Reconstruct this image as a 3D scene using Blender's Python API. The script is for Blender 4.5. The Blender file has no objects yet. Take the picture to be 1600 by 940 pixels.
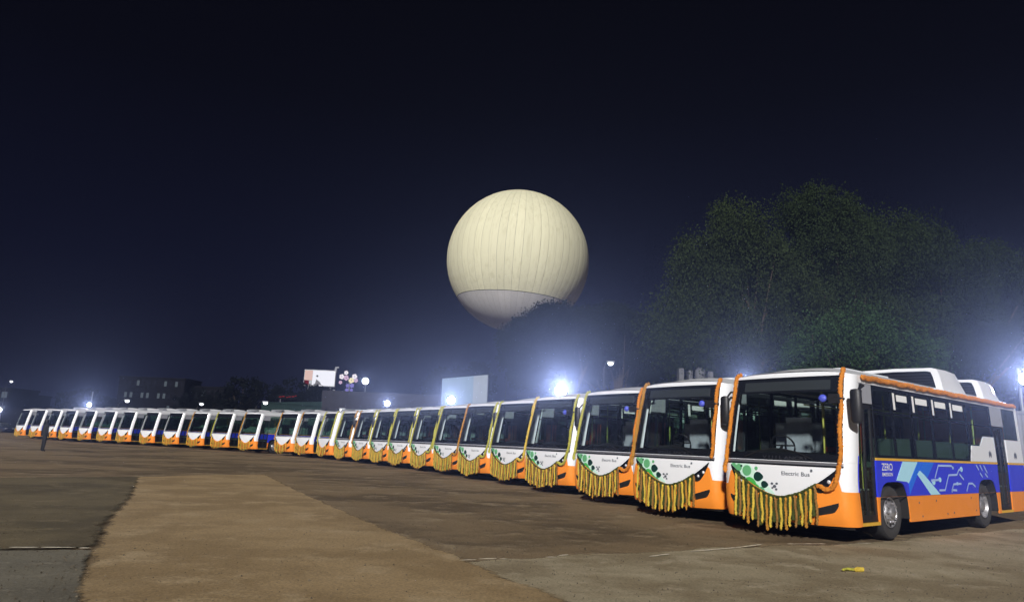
import bpy, math, random
import numpy as np
from math import radians as RAD, sin, cos, pi
from mathutils import Matrix, Vector

random.seed(7)
RNG = np.random.default_rng(11)
scene = bpy.context.scene
COL = scene.collection

# ------------------------------------------------------------------ camera
FPX = 1076.0                       # focal length in pixels of a 1600 px wide frame (a 24 mm lens)
PITCH, ROLL, EYE = RAD(11.63), RAD(2.235), 1.461
fw = Vector((0, cos(PITCH), sin(PITCH)))
rt0 = Vector((1, 0, 0)); up0 = rt0.cross(fw)
rt = rt0 * cos(ROLL) + up0 * sin(ROLL)
up = -rt0 * sin(ROLL) + up0 * cos(ROLL)
cd = bpy.data.cameras.new('camera')
cam = bpy.data.objects.new('camera', cd); COL.objects.link(cam)
cd.sensor_width = 36; cd.lens = FPX * 36 / 1600; cd.clip_start = 0.05; cd.clip_end = 2000
cam.matrix_world = Matrix(((rt.x, up.x, -fw.x, 0), (rt.y, up.y, -fw.y, 0), (rt.z, up.z, -fw.z, EYE), (0, 0, 0, 1)))
scene.camera = cam

# ------------------------------------------------------------------ night sky
world = bpy.data.worlds.new('World'); scene.world = world; world.use_nodes = True
wn, wl = world.node_tree.nodes, world.node_tree.links
wn.clear()
wo = wn.new('ShaderNodeOutputWorld'); wb = wn.new('ShaderNodeBackground')
tc = wn.new('ShaderNodeTexCoord'); sx = wn.new('ShaderNodeSeparateXYZ'); cr = wn.new('ShaderNodeValToRGB')
wl.new(tc.outputs['Generated'], sx.inputs[0]); wl.new(sx.outputs['Z'], cr.inputs[0])
cr.color_ramp.elements[0].position = 0.0; cr.color_ramp.elements[0].color = (0.0085, 0.0096, 0.0240, 1)
cr.color_ramp.elements[1].position = 0.75; cr.color_ramp.elements[1].color = (0.0017, 0.0017, 0.0028, 1)
e = cr.color_ramp.elements.new(0.22); e.color = (0.0045, 0.0053, 0.0155, 1)
e = cr.color_ramp.elements.new(0.45); e.color = (0.0026, 0.0028, 0.0066, 1)
wl.new(cr.outputs[0], wb.inputs['Color']); wb.inputs['Strength'].default_value = 1.0
wl.new(wb.outputs[0], wo.inputs['Surface'])

# ------------------------------------------------------------------ key light (the ground's floodlighting, from behind the camera)
sd = bpy.data.lights.new('sun', 'SUN'); sun = bpy.data.objects.new('sun', sd); COL.objects.link(sun)
SUN_AZ, SUN_EL = RAD(194), RAD(24)   # azimuth clockwise from the camera's forward, elevation
sd.energy = 4.4; sd.angle = RAD(3.0); sd.color = (1.0, 0.965, 0.92)
sdir = Vector((sin(SUN_AZ) * cos(SUN_EL), cos(SUN_AZ) * cos(SUN_EL), sin(SUN_EL)))
sun.rotation_euler = sdir.to_track_quat('Z', 'Y').to_euler()

scene.view_settings.view_transform = 'Standard'; scene.view_settings.look = 'None'
scene.view_settings.exposure = 0.0; scene.view_settings.gamma = 1.0
scene.view_settings.use_curve_mapping = False
cy = scene.cycles
cy.use_denoising = True
try: cy.denoiser = 'OPENIMAGEDENOISE'
except Exception: pass
cy.denoising_input_passes = 'RGB_ALBEDO'
cy.max_bounces = 8; cy.diffuse_bounces = 2; cy.glossy_bounces = 3; cy.transmission_bounces = 4
cy.transparent_max_bounces = 16; cy.volume_bounces = 0
cy.sample_clamp_indirect = 4.0; cy.caustics_reflective = False; cy.caustics_refractive = False


def ray(px, py):
    return (fw + rt * ((px - 800) / FPX) - up * ((py - 470) / FPX))


def at(px, py, d):                 # the point seen at that pixel, d metres of depth away
    r = ray(px, py); return Vector((0, 0, EYE)) + r * (d / r.dot(Vector((0, 1, 0))))


def on_ground(px, py, z=0.0):
    r = ray(px, py); return Vector((0, 0, EYE)) + r * ((z - EYE) / r.z)


# ------------------------------------------------------------------ materials
def nodes_of(name):
    m = bpy.data.materials.new(name); m.use_nodes = True
    nt = m.node_tree; b = nt.nodes['Principled BSDF']
    return m, nt, b


def mat(name, col, rough=0.5, metal=0.0, vary=0.0, vscale=6.0, bump=0.0, bscale=40.0, coat=0.0, dark=0.35, island=0.0):
    m, nt, b = nodes_of(name)
    b.inputs['Base Color'].default_value = (*col, 1)
    b.inputs['Roughness'].default_value = rough
    b.inputs['Metallic'].default_value = metal
    b.inputs['Coat Weight'].default_value = coat
    b.inputs['Coat Roughness'].default_value = 0.12
    src = None
    if vary > 0:
        t = nt.nodes.new('ShaderNodeTexCoord'); n = nt.nodes.new('ShaderNodeTexNoise')
        n.inputs['Scale'].default_value = vscale; n.inputs['Detail'].default_value = 6; n.inputs['Roughness'].default_value = 0.65
        nt.links.new(t.outputs['Object'], n.inputs['Vector'])
        r = nt.nodes.new('ShaderNodeMapRange')
        r.inputs['From Min'].default_value = 0.35; r.inputs['From Max'].default_value = 0.7
        r.inputs['To Min'].default_value = 0.0; r.inputs['To Max'].default_value = vary
        nt.links.new(n.outputs['Fac'], r.inputs['Value'])
        mx = nt.nodes.new('ShaderNodeMix'); mx.data_type = 'RGBA'
        mx.inputs['A'].default_value = (*col, 1); mx.inputs['B'].default_value = (*[c * dark for c in col], 1)
        nt.links.new(r.outputs[0], mx.inputs['Factor'])
        nt.links.new(mx.outputs['Result'], b.inputs['Base Color']); src = mx.outputs['Result']
        r2 = nt.nodes.new('ShaderNodeMapRange'); r2.inputs['To Min'].default_value = rough * 0.85; r2.inputs['To Max'].default_value = min(1, rough * 1.35)
        nt.links.new(n.outputs['Fac'], r2.inputs['Value']); nt.links.new(r2.outputs[0], b.inputs['Roughness'])
    if island > 0:
        g = nt.nodes.new('ShaderNodeNewGeometry'); hs = nt.nodes.new('ShaderNodeHueSaturation')
        r = nt.nodes.new('ShaderNodeMapRange'); r.inputs['To Min'].default_value = 1 - island; r.inputs['To Max'].default_value = 1 + island
        nt.links.new(g.outputs['Random Per Island'], r.inputs['Value']); nt.links.new(r.outputs[0], hs.inputs['Value'])
        if src: nt.links.new(src, hs.inputs['Color'])
        else: hs.inputs['Color'].default_value = (*col, 1)
        nt.links.new(hs.outputs[0], b.inputs['Base Color'])
    if bump > 0:
        t = nt.nodes.new('ShaderNodeTexCoord'); n = nt.nodes.new('ShaderNodeTexNoise'); n.inputs['Scale'].default_value = bscale
        n.inputs['Detail'].default_value = 8
        nt.links.new(t.outputs['Object'], n.inputs['Vector'])
        bp = nt.nodes.new('ShaderNodeBump'); bp.inputs['Strength'].default_value = bump; bp.inputs['Distance'].default_value = 0.02
        nt.links.new(n.outputs['Fac'], bp.inputs['Height']); nt.links.new(bp.outputs[0], b.inputs['Normal'])
    return m


def emit(name, col, s):
    m = bpy.data.materials.new(name); m.use_nodes = True; nt = m.node_tree; nt.nodes.clear()
    o = nt.nodes.new('ShaderNodeOutputMaterial'); em = nt.nodes.new('ShaderNodeEmission')
    em.inputs[0].default_value = (*col, 1); em.inputs[1].default_value = s
    nt.links.new(em.outputs[0], o.inputs[0]); m.cycles.emission_sampling = 'NONE'; return m


def glass(name, tint, refl=1.0, rough=0.02):
    m = bpy.data.materials.new(name); m.use_nodes = True; nt = m.node_tree; nt.nodes.clear()
    o = nt.nodes.new('ShaderNodeOutputMaterial'); tr = nt.nodes.new('ShaderNodeBsdfTransparent'); gl = nt.nodes.new('ShaderNodeBsdfGlossy')
    tr.inputs[0].default_value = (*tint, 1); gl.inputs['Roughness'].default_value = rough; gl.inputs[0].default_value = (refl, refl, refl, 1)
    lw = nt.nodes.new('ShaderNodeLayerWeight'); lw.inputs['Blend'].default_value = 0.5      # facing: the same from both sides of a pane
    pw = nt.nodes.new('ShaderNodeMath'); pw.operation = 'POWER'; pw.inputs[1].default_value = 5.0; nt.links.new(lw.outputs['Facing'], pw.inputs[0])
    f = nt.nodes.new('ShaderNodeMath'); f.operation = 'MULTIPLY_ADD'; f.inputs[1].default_value = 0.9; f.inputs[2].default_value = 0.05; nt.links.new(pw.outputs[0], f.inputs[0])
    mx = nt.nodes.new('ShaderNodeMixShader'); nt.links.new(f.outputs[0], mx.inputs[0]); nt.links.new(tr.outputs[0], mx.inputs[1]); nt.links.new(gl.outputs[0], mx.inputs[2])
    nt.links.new(mx.outputs[0], o.inputs[0]); return m


def ground_mat(name, c1, c2, c3, s1=0.35, s2=2.4, bump=0.5, stretch=(1, 1, 1), skin=True):
    m, nt, b = nodes_of(name); b.inputs['Roughness'].default_value = 0.95; b.inputs['Specular IOR Level'].default_value = 0.15
    t = nt.nodes.new('ShaderNodeTexCoord'); mp = nt.nodes.new('ShaderNodeMapping'); mp.inputs['Scale'].default_value = stretch
    nt.links.new(t.outputs['Object'], mp.inputs[0])
    def noise(s, d=8, r=0.6):
        n = nt.nodes.new('ShaderNodeTexNoise'); n.inputs['Scale'].default_value = s; n.inputs['Detail'].default_value = d; n.inputs['Roughness'].default_value = r
        nt.links.new(mp.outputs[0], n.inputs['Vector']); return n
    def mapr(n, a, bb):
        r = nt.nodes.new('ShaderNodeMapRange'); r.inputs['From Min'].default_value = a; r.inputs['From Max'].default_value = bb
        r.interpolation_type = 'SMOOTHSTEP'
        nt.links.new(n.outputs['Fac'], r.inputs['Value']); return r
    def mixc(f, a, bb):
        x = nt.nodes.new('ShaderNodeMix'); x.data_type = 'RGBA'; nt.links.new(f.outputs[0], x.inputs['Factor'])
        for k, v in (('A', a), ('B', bb)):
            if isinstance(v, tuple): x.inputs[k].default_value = (*v, 1)
            else: nt.links.new(v.outputs['Result'], x.inputs[k])
        return x
    n1, n2, n3 = noise(s1, 6, 0.62), noise(s2, 8, 0.7), noise(34, 8, 0.8)
    x = mixc(mapr(n1, 0.42, 0.58), c1, c2)
    x = mixc(mapr(n2, 0.50, 0.68), x, c3)
    sp = noise(60, 3, 0.5)
    spm = mapr(sp, 0.66, 0.74)
    x = mixc(spm, x, tuple(min(1, c * 1.25) for c in c1))
    mlt = nt.nodes.new('ShaderNodeMix'); mlt.data_type = 'RGBA'; mlt.blend_type = 'MULTIPLY'; mlt.inputs['Factor'].default_value = 1
    r3 = nt.nodes.new('ShaderNodeMapRange'); r3.inputs['From Min'].default_value = 0.3; r3.inputs['From Max'].default_value = 0.7; r3.inputs['To Min'].default_value = 0.50; r3.inputs['To Max'].default_value = 1.30
    nt.links.new(n3.outputs['Fac'], r3.inputs['Value']); nt.links.new(x.outputs['Result'], mlt.inputs['A']); nt.links.new(r3.outputs[0], mlt.inputs['B'])
    nt.links.new(mlt.outputs['Result'], b.inputs['Base Color'])
    ad = nt.nodes.new('ShaderNodeMath'); ad.operation = 'MULTIPLY_ADD'; ad.inputs[1].default_value = 0.25
    nt.links.new(n3.outputs['Fac'], ad.inputs[0]); nt.links.new(n2.outputs['Fac'], ad.inputs[2])
    bp = nt.nodes.new('ShaderNodeBump'); bp.inputs['Strength'].default_value = bump; bp.inputs['Distance'].default_value = 0.05
    nt.links.new(ad.outputs[0], bp.inputs['Height']); nt.links.new(bp.outputs[0], b.inputs['Normal'])
    if skin:
        av = nt.nodes.new('ShaderNodeAttribute'); av.attribute_name = 'cover'
        ne = noise(9, 8, 0.75); sm = nt.nodes.new('ShaderNodeMath'); sm.operation = 'ADD'; nt.links.new(av.outputs['Fac'], sm.inputs[0]); nt.links.new(ne.outputs['Fac'], sm.inputs[1])
        rr = nt.nodes.new('ShaderNodeMapRange'); rr.inputs['From Min'].default_value = .88; rr.inputs['From Max'].default_value = 1.12; nt.links.new(sm.outputs[0], rr.inputs['Value'])
        nt.links.new(rr.outputs[0], b.inputs['Alpha'])
    return m


def leaf_mat(name, col, amt=0.28):
    m, nt, b = nodes_of(name)
    g = nt.nodes.new('ShaderNodeNewGeometry'); hs = nt.nodes.new('ShaderNodeHueSaturation'); hs.inputs['Color'].default_value = (*col, 1)
    r = nt.nodes.new('ShaderNodeMapRange'); r.inputs['To Min'].default_value = 1 - amt; r.inputs['To Max'].default_value = 1 + amt
    nt.links.new(g.outputs['Random Per Island'], r.inputs['Value']); nt.links.new(r.outputs[0], hs.inputs['Value'])
    nt.links.new(hs.outputs[0], b.inputs['Base Color']); b.inputs['Roughness'].default_value = 0.6
    b.inputs['Specular IOR Level'].default_value = 0.02
    tl = nt.nodes.new('ShaderNodeBsdfTranslucent'); nt.links.new(hs.outputs[0], tl.inputs[0])
    mx = nt.nodes.new('ShaderNodeMixShader'); mx.inputs[0].default_value = 0.3
    o = nt.nodes['Material Output']; nt.links.new(b.outputs[0], mx.inputs[1]); nt.links.new(tl.outputs[0], mx.inputs[2]); nt.links.new(mx.outputs[0], o.inputs[0])
    return m


M = dict(
    white=mat('white_paint', (0.80, 0.82, 0.86), 0.32, 0, 0.10, 2.5, coat=0.4, dark=0.75),
    orange=mat('orange_paint', (0.90, 0.285, 0.032), 0.32, 0, 0.18, 3.0, coat=0.4, dark=0.7),
    blue=mat('blue_paint', (0.028, 0.048, 0.74), 0.34, 0, 0.15, 2.0, coat=0.4, dark=0.7),
    midblue=mat('mid_blue_print', (0.02, 0.16, 0.80), 0.36),
    sky=mat('pale_blue_print', (0.42, 0.75, 0.92), 0.38),
    line=mat('circuit_print', (0.36, 0.50, 0.88), 0.4),
    cream=mat('white_print', (0.80, 0.82, 0.85), 0.4),
    yellow=mat('yellow_stripe', (0.72, 0.42, 0.05), 0.4, 0, 0.2, 8),
    grey=mat('grey_panel', (0.33, 0.34, 0.38), 0.45, 0, 0.2, 5, dark=0.7),
    black=mat('black_plastic', (0.012, 0.012, 0.014), 0.45, 0, 0.3, 20),
    frit=mat('black_glass_border', (0.008, 0.009, 0.012), 0.10),
    visor=mat('display_glass', (0.030, 0.036, 0.040), 0.16),
    rubber=mat('tyre_rubber', (0.020, 0.020, 0.022), 0.8, 0, 0.4, 30, bump=0.3, bscale=60),
    dusty=mat('dusty_sidewall', (0.042, 0.040, 0.040), 0.85, 0, 0.5, 18),
    steel=mat('wheel_steel', (0.50, 0.50, 0.53), 0.38, 0.75, 0.35, 14, dark=0.3),
    chrome=mat('chrome_strip', (0.55, 0.55, 0.60), 0.25, 0.8),
    under=mat('underbody', (0.015, 0.014, 0.013), 0.9),
    lens=mat('lamp_lens', (0.75, 0.77, 0.80), 0.12, 0.2, coat=1.0),
    glassw=glass('windscreen_glass', (0.76, 0.82, 0.81)),
    glasss=glass('side_window_glass', (0.66, 0.78, 0.72)),
    mint=mat('mint_print', (0.60, 0.84, 0.72), 0.35),
    leaf1=mat('leaf_print', (0.13, 0.42, 0.19), 0.38),
    leaf2=mat('leaf_print_dark', (0.006, 0.035, 0.030), 0.38),
    leaf3=mat('leaf_print_bright', (0.07, 0.44, 0.08), 0.38),
    ink=mat('grey_ink', (0.10, 0.11, 0.14), 0.45),
    faint=mat('faint_ink', (0.028, 0.028, 0.034), 0.4),
    seat=mat('seat_orange', (0.55, 0.085, 0.02), 0.7, 0, 0.3, 9),
    seatg=mat('seat_grey', (0.04, 0.06, 0.052), 0.75),
    film=mat('seat_wrapping', (0.42, 0.46, 0.52), 0.35, 0, 0.35, 6, bump=0.6, bscale=9),
    pole=mat('handrail', (0.55, 0.55, 0.10), 0.3),
    inner=mat('interior_panel', (0.22, 0.26, 0.24), 0.6, 0, 0.3, 4),
    bluefilm=mat('blue_plastic_film', (0.10, 0.13, 0.72), 0.25, 0, 0.4, 25, bump=0.8, bscale=30),
    lightpatch=mat('window_light_patch', (0.85, 0.87, 0.88), 0.5),
    f_orange=mat('marigold_orange', (0.72, 0.25, 0.018), 0.8, 0, 0.5, 30, bump=1.0, bscale=70, dark=0.55),
    f_yellow=mat('marigold_yellow', (0.72, 0.52, 0.06), 0.8, 0, 0.5, 30, bump=1.0, bscale=70, dark=0.55),
    f_amber=mat('marigold_amber', (0.50, 0.24, 0.025), 0.8, 0, 0.5, 30, bump=1.0, bscale=70, dark=0.5),
    f_lime=mat('garland_lime', (0.50, 0.48, 0.06), 0.8, 0, 0.5, 30, bump=1.0, bscale=70, dark=0.5),
    f_brown=mat('marigold_brown', (0.30, 0.15, 0.03), 0.85, 0, 0.5, 30, bump=1.0, bscale=70, dark=0.5),
    f_green=mat('garland_leaf', (0.055, 0.075, 0.008), 0.8, 0, 0.5, 30, bump=1.0, bscale=70, dark=0.5),
)


# ------------------------------------------------------------------ mesh helpers
class MB:
    def __init__(s): s.v = []; s.f = []
    def pts(s, ps):
        k = len(s.v); s.v.extend([tuple(p) for p in ps]); return list(range(k, k + len(ps)))
    def grid(s, rows, close=False):
        ids = [s.pts(r) for r in rows]
        for a, b in zip(ids[:-1], ids[1:]):
            n = len(a)
            for i in range(n if close else n - 1):
                j = (i + 1) % n; s.f.append((a[i], a[j], b[j], b[i]))
        return ids
    def box(s, a, b, taper=None):
        (x0, y0, z0), (x1, y1, z1) = a, b
        i = s.pts([(x0, y0, z0), (x1, y0, z0), (x1, y1, z0), (x0, y1, z0), (x0, y0, z1), (x1, y0, z1), (x1, y1, z1), (x0, y1, z1)])
        for q in ((0, 3, 2, 1), (4, 5, 6, 7), (0, 1, 5, 4), (1, 2, 6, 5), (2, 3, 7, 6), (3, 0, 4, 7)): s.f.append(tuple(i[k] for k in q))
        return s
    def tube(s, path, rad, n=8, cap=True):
        path = [Vector(p) for p in path]
        rad = rad if isinstance(rad, (list, tuple)) else [rad] * len(path)
        rows = []
        for k, p in enumerate(path):
            d = (path[min(k + 1, len(path) - 1)] - path[max(k - 1, 0)]).normalized()
            a = Vector((0, 0, 1)) if abs(d.z) < 0.9 else Vector((1, 0, 0))
            e1 = d.cross(a).normalized(); e2 = d.cross(e1)
            rows.append([p + (e1 * cos(2 * pi * i / n) + e2 * sin(2 * pi * i / n)) * rad[k] for i in range(n)])
        ids = s.grid(rows, True)
        if cap: s.f.append(tuple(reversed(ids[0]))); s.f.append(tuple(ids[-1]))
        return s
    def lathe(s, prof, c=(0, 0, 0), axis='x', n=24):
        rows = []
        for (r, h) in prof:
            rr = []
            for i in range(n):
                a = 2 * pi * i / n
                q = (h, r * cos(a), r * sin(a)) if axis == 'x' else (r * cos(a), r * sin(a), h)
                rr.append((q[0] + c[0], q[1] + c[1], q[2] + c[2]))
            rows.append(rr)
        s.grid(rows, True); return s
    def mesh(s, name, m=None, smooth=True, ang=38):
        me = bpy.data.meshes.new(name); me.from_pydata(s.v, [], s.f)
        if smooth:
            me.polygons.foreach_set('use_smooth', [True] * len(me.polygons)); me.set_sharp_from_angle(angle=RAD(ang))
        if m: me.materials.append(m)
        me.validate(); me.update(); return me
    def build(s, name, m, parent=None, smooth=True, ang=38):
        return link(name, s.mesh(name, m, smooth, ang), parent)


def link(name, me, parent=None):
    o = bpy.data.objects.new(name, me); COL.objects.link(o)
    if parent: o.parent = parent
    return o


def empty(name, loc=(0, 0, 0), rz=0):
    o = bpy.data.objects.new(name, None); o.empty_display_size = 0.2; o.location = loc; o.rotation_euler = (0, 0, rz); COL.objects.link(o); return o


def tag(o, label=None, cat=None, group=None, kind=None):
    if label: o['label'] = label
    if cat: o['category'] = cat
    if group: o['group'] = group
    if kind: o['kind'] = kind
    return o


def np_mesh(name, verts, quads, m):
    me = bpy.data.meshes.new(name); n = len(verts); q = len(quads)
    me.vertices.add(n); me.vertices.foreach_set('co', np.asarray(verts, np.float32).ravel())
    me.loops.add(q * 4); me.polygons.add(q)
    me.loops.foreach_set('vertex_index', np.asarray(quads, np.int32).ravel())
    me.polygons.foreach_set('loop_start', np.arange(q, dtype=np.int32) * 4)
    me.materials.append(m); me.update(calc_edges=True); me.validate(); return me


def lerp_table(tab, x):
    if x <= tab[0][0]: return tab[0][1]
    for (a, p), (b, q) in zip(tab[:-1], tab[1:]):
        if x <= b: return p + (q - p) * (x - a) / (b - a)
    return tab[-1][1]


def lin(a, b, n): return [a + (b - a) * i / (n - 1) for i in range(n)]


# ================================================================== GROUND
def wob(p, amp, f=1.0):
    return amp * (sin(p[0] * 3.1 * f + p[1] * 1.3) + 0.6 * sin(p[1] * 7.3 * f + 1.7 * p[0]) + 0.4 * sin(p[0] * 17 * f + 5 * p[1] * f))


def sheet(name, outline_px, z, m, amp=0.03, step=0.14, soft=0.30):
    """a thin skin of other soil over the ground; its border thins out grain by grain"""
    pts = [on_ground(x, y) for x, y in outline_px]; cen = sum(pts, Vector()) / len(pts); out = []
    area = sum(a.x * b.y - b.x * a.y for a, b in zip(pts, pts[1:] + pts[:1])); sgn = 1 if area > 0 else -1
    for a, b in zip(pts, pts[1:] + pts[:1]):
        n = max(1, min(80, int((b - a).length / step))); nrm = Vector((-(b - a).y, (b - a).x, 0)).normalized() * sgn
        for i in range(n):
            p = a + (b - a) * (i / n); out.append((p + nrm * (wob(p, amp) - soft * .5), nrm))
    n = len(out); sm = []
    for i in range(n):
        v = sum((out[(i + k) % n][1] for k in range(-3, 4)), Vector()).normalized(); sm.append(v)
    mb = MB()
    a = mb.pts([(p.x, p.y, z) for p, _ in out]); b = mb.pts([(p.x + v.x * soft, p.y + v.y * soft, z) for (p, _), v in zip(out, sm)])
    for i in range(n):
        j = (i + 1) % n; mb.f.append((a[i], a[j], b[j], b[i]))
    mb.f.append(tuple(b))
    o = mb.build(name, m, smooth=False); o['kind'] = 'structure'
    at_ = o.data.attributes.new('cover', 'FLOAT', 'POINT'); at_.data.foreach_set('value', [0.0] * n + [1.0] * n)
    return o


G = dict(
    dirt=ground_mat('trodden_earth', (0.250, 0.180, 0.103), (0.135, 0.097, 0.057), (0.340, 0.262, 0.162), 0.22, 0.9, 0.7, (1, 1, 1), False),
    tan=ground_mat('clay_pitch', (0.40, 0.285, 0.150), (0.31, 0.215, 0.108), (0.46, 0.345, 0.200), 0.42, 1.0, 0.4),
    grey=ground_mat('dusty_ground', (0.42, 0.355, 0.235), (0.30, 0.240, 0.148), (0.49, 0.42, 0.29), 0.55, 1.3, 0.8),
    dark=ground_mat('damp_slab', (0.20, 0.18, 0.135), (0.14, 0.125, 0.095), (0.26, 0.235, 0.18), 0.5, 2.0, 0.4),
    olive=ground_mat('packed_earth', (0.165, 0.130, 0.072), (0.105, 0.082, 0.046), (0.21, 0.165, 0.095), 0.3, 1.4, 0.4),
    chalk=mat('lime_line', (0.80, 0.72, 0.56), 0.95, 0, 0.6, 14, dark=0.5),
)
mb = MB()
xs = [-380, -200, -110] + lin(-80, 80, 81) + [110, 200, 380]; ys = [-60, -20] + lin(-4, 100, 53) + [130, 180, 260, 380]
def gz(x, y):
    if y < 2 or y > 99 or abs(x) > 79: return -0.004
    return -0.012 + 0.010 * sin(x * 0.9 + 0.4 * y) * sin(y * 0.7 + 1.0)
mb.grid([[(x, y, gz(x, y) - 0.004) for x in xs] for y in ys])
g = mb.build('ground', G['dirt']); g['kind'] = 'structure'
sheet('dusty_ground', [(716, 880), (800, 873), (890, 867), (980, 864), (1060, 860), (1130, 855), (1250, 852), (1360, 848), (1480, 835), (1640, 822), (1900, 850), (2300, 1150), (1050, 1150), (900, 946), (800, 908)], 0.004, G['grey'], 0.05, soft=.35)
sheet('packed_earth', [(-420, 752), (-100, 747), (110, 745), (222, 744), (204, 778), (168, 815), (150, 854), (60, 857), (-60, 858), (-420, 862)], 0.004, G['olive'], 0.05, soft=.5)
sheet('damp_ground', [(-420, 864), (-60, 860), (60, 859), (142, 858), (128, 905), (124, 960), (110, 1150), (-420, 1150)], 0.002, G['dark'], 0.03, soft=.2)
sheet('clay_pitch', [(216, 745), (318, 742), (414, 741), (470, 768), (590, 822), (700, 866), (790, 906), (886, 942), (1050, 1010), (1180, 1150), (90, 1150), (126, 960), (129, 905), (152, 852), (170, 812), (203, 776)], 0.009, G['tan'], 0.04, soft=.34)


def chalk(px_pairs, w=0.035):
    for (a, b) in px_pairs:
        p, q = on_ground(*a), on_ground(*b); d = (q - p); n = max(3, int(d.length / 0.06)); nrm = Vector((-d.y, d.x, 0)).normalized()
        mb = MB(); L = []; R = []
        for i in range(n + 1):
            c = p + d * (i / n) + nrm * random.uniform(-.006, .006); ww = w * random.uniform(0.45, 1.0) * (0.3 if i in (0, n) else 1)
            L.append((c.x + nrm.x * ww, c.y + nrm.y * ww, 0.014)); R.append((c.x - nrm.x * ww, c.y - nrm.y * ww, 0.014))
        mb.grid([L, R]); o = mb.build('lime_line', G['chalk']); o['kind'] = 'structure'


chalk([((718, 876), (744, 875)), ((748, 874), (776, 873)), ((780, 874), (793, 874)), ((852, 871), (870, 871)), ((872, 869), (888, 867)),
       ((1015, 870), (1046, 866)), ((1080, 862), (1150, 856)), ((1150, 856), (1190, 851)), ((1230, 850), (1290, 850)), ((1338, 849), (1362, 849)),
       ((14, 856), (60, 856)), ((64, 856), (118, 856)), ((122, 857), (142, 857))], 0.036)

# small stones and clods scattered over the near ground: one mass
sv, sf = [], []
for _ in range(3200):
    px, py = random.uniform(-100, 1700), random.uniform(742, 1000)
    p = on_ground(px, py); r = random.uniform(0.004, 0.014) * (1.6 if random.random() < 0.08 else 1)
    k = len(sv); a0 = random.random() * 6
    ring = [(p.x + r * cos(a0 + i * 2.094) * random.uniform(.7, 1.2), p.y + r * sin(a0 + i * 2.094) * random.uniform(.7, 1.2), 0.002) for i in range(3)]
    sv += ring + [(p.x, p.y, 0.010 + r * random.uniform(.4, .9))]
    sf += [(k, k + 1, k + 3), (k + 1, k + 2, k + 3), (k + 2, k, k + 3)]
me = bpy.data.meshes.new('pebbles'); me.from_pydata(sv, [], sf); me.materials.append(mat('pebble', (0.10, 0.08, 0.055), 0.95, island=0.5))
tag(link('pebbles', me), 'small stones and clods strewn over the earth', 'gravel', kind='stuff')

# ================================================================== BUS
BASE = [(0.15, .17), (.30, .075), (.42, .03), (.60, .008), (.95, 0), (1.18, .012), (1.28, .03), (2.0, .17), (2.86, .37), (2.92, .40), (3.0, .47), (3.1, .56)]
def base(z): return lerp_table(BASE, z)
def halfw(z): return 1.25 - 0.038 * max(0, z - 1.43)


def front(t, z, off=0.0):
    k = abs(t); sg = 1 if t >= 0 else -1; sc = halfw(z) / 1.25
    if k <= .8:
        x = k / .8 * 1.02; y = .06 * (x / 1.02) ** 2; n = (0.0, -1.0)
        if k > .5: a = (k - .5) / .3 * 0.12; n = (sin(a), -cos(a))
    else:
        a = (k - .8) / .2 * pi / 2; x = 1.02 + .23 * sin(a); y = .06 + .24 * (1 - cos(a)); n = (sin(a), -cos(a))
    return (sg * (x * sc + n[0] * off), base(z) + y + n[1] * off, z)


def t_of(x):
    k = abs(x); sg = 1 if x >= 0 else -1
    if k <= 1.02: return sg * k / 1.02 * .8
    return sg * (.8 + .2 * math.asin(min(1, (k - 1.02) / .23)) / (pi / 2))


def frx(x, z, off=0.0): return front(t_of(x), z, off)


def side(sg):
    def S(u, z, off=0.0):
        fade = min(1, max(0, (1.5 - u) / 1.2))
        return (sg * (halfw(z) + off), u + base(z) * fade, z)
    return S


SR, SL = side(1), side(-1)


def patch(S, us, lo, hi, nv=2, off=0.0, depth=0.02, mb=None):
    mb = mb or MB(); F = lambda f, u: f(u) if callable(f) else f
    rows = []
    for u in us:
        a, b = F(lo, u), F(hi, u); b = max(b, a + 1e-4)
        rows.append([S(u, a + (b - a) * j / (nv - 1), off) for j in range(nv)])
    ids = mb.grid(rows)
    if depth:
        loop = [r[0] for r in ids] + ids[-1][1:] + [r[-1] for r in reversed(ids[:-1])] + list(reversed(ids[0][1:-1]))
        bk = []
        for i, u in enumerate(us):
            a, b = F(lo, u), F(hi, u); b = max(b, a + 1e-4)
            bk.append([S(u, a + (b - a) * j / (nv - 1), off - depth) for j in range(nv)])
        bl = [r[0] for r in bk] + bk[-1][1:] + [r[-1] for r in reversed(bk[:-1])] + list(reversed(bk[0][1:-1]))
        bi = mb.pts(bl); n = len(loop)
        for i in range(n):
            j = (i + 1) % n; mb.f.append((loop[i], loop[j], bi[j], bi[i]))
    return mb


def poly_on(S, pts, off, depth=0.006, mb=None):
    mb = mb or MB(); a = mb.pts([S(u, z, off) for u, z in pts]); b = mb.pts([S(u, z, off - depth) for u, z in pts]); n = len(a)
    mb.f.append(tuple(a))
    for i in range(n): j = (i + 1) % n; mb.f.append((a[i], b[i], b[j], a[j]))
    return mb


def stroke(S, pts, w, off, mb=None):
    mb = mb or MB(); P = [Vector((u, z)) for u, z in pts]; A = []; B = []
    for i, p in enumerate(P):
        d = (P[min(i + 1, len(P) - 1)] - P[max(i - 1, 0)]).normalized(); n = Vector((-d.y, d.x)) * w / 2
        A.append(S(p.x + n.x, p.y + n.y, off)); B.append(S(p.x - n.x, p.y - n.y, off))
    mb.grid([A, B]); return mb


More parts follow.
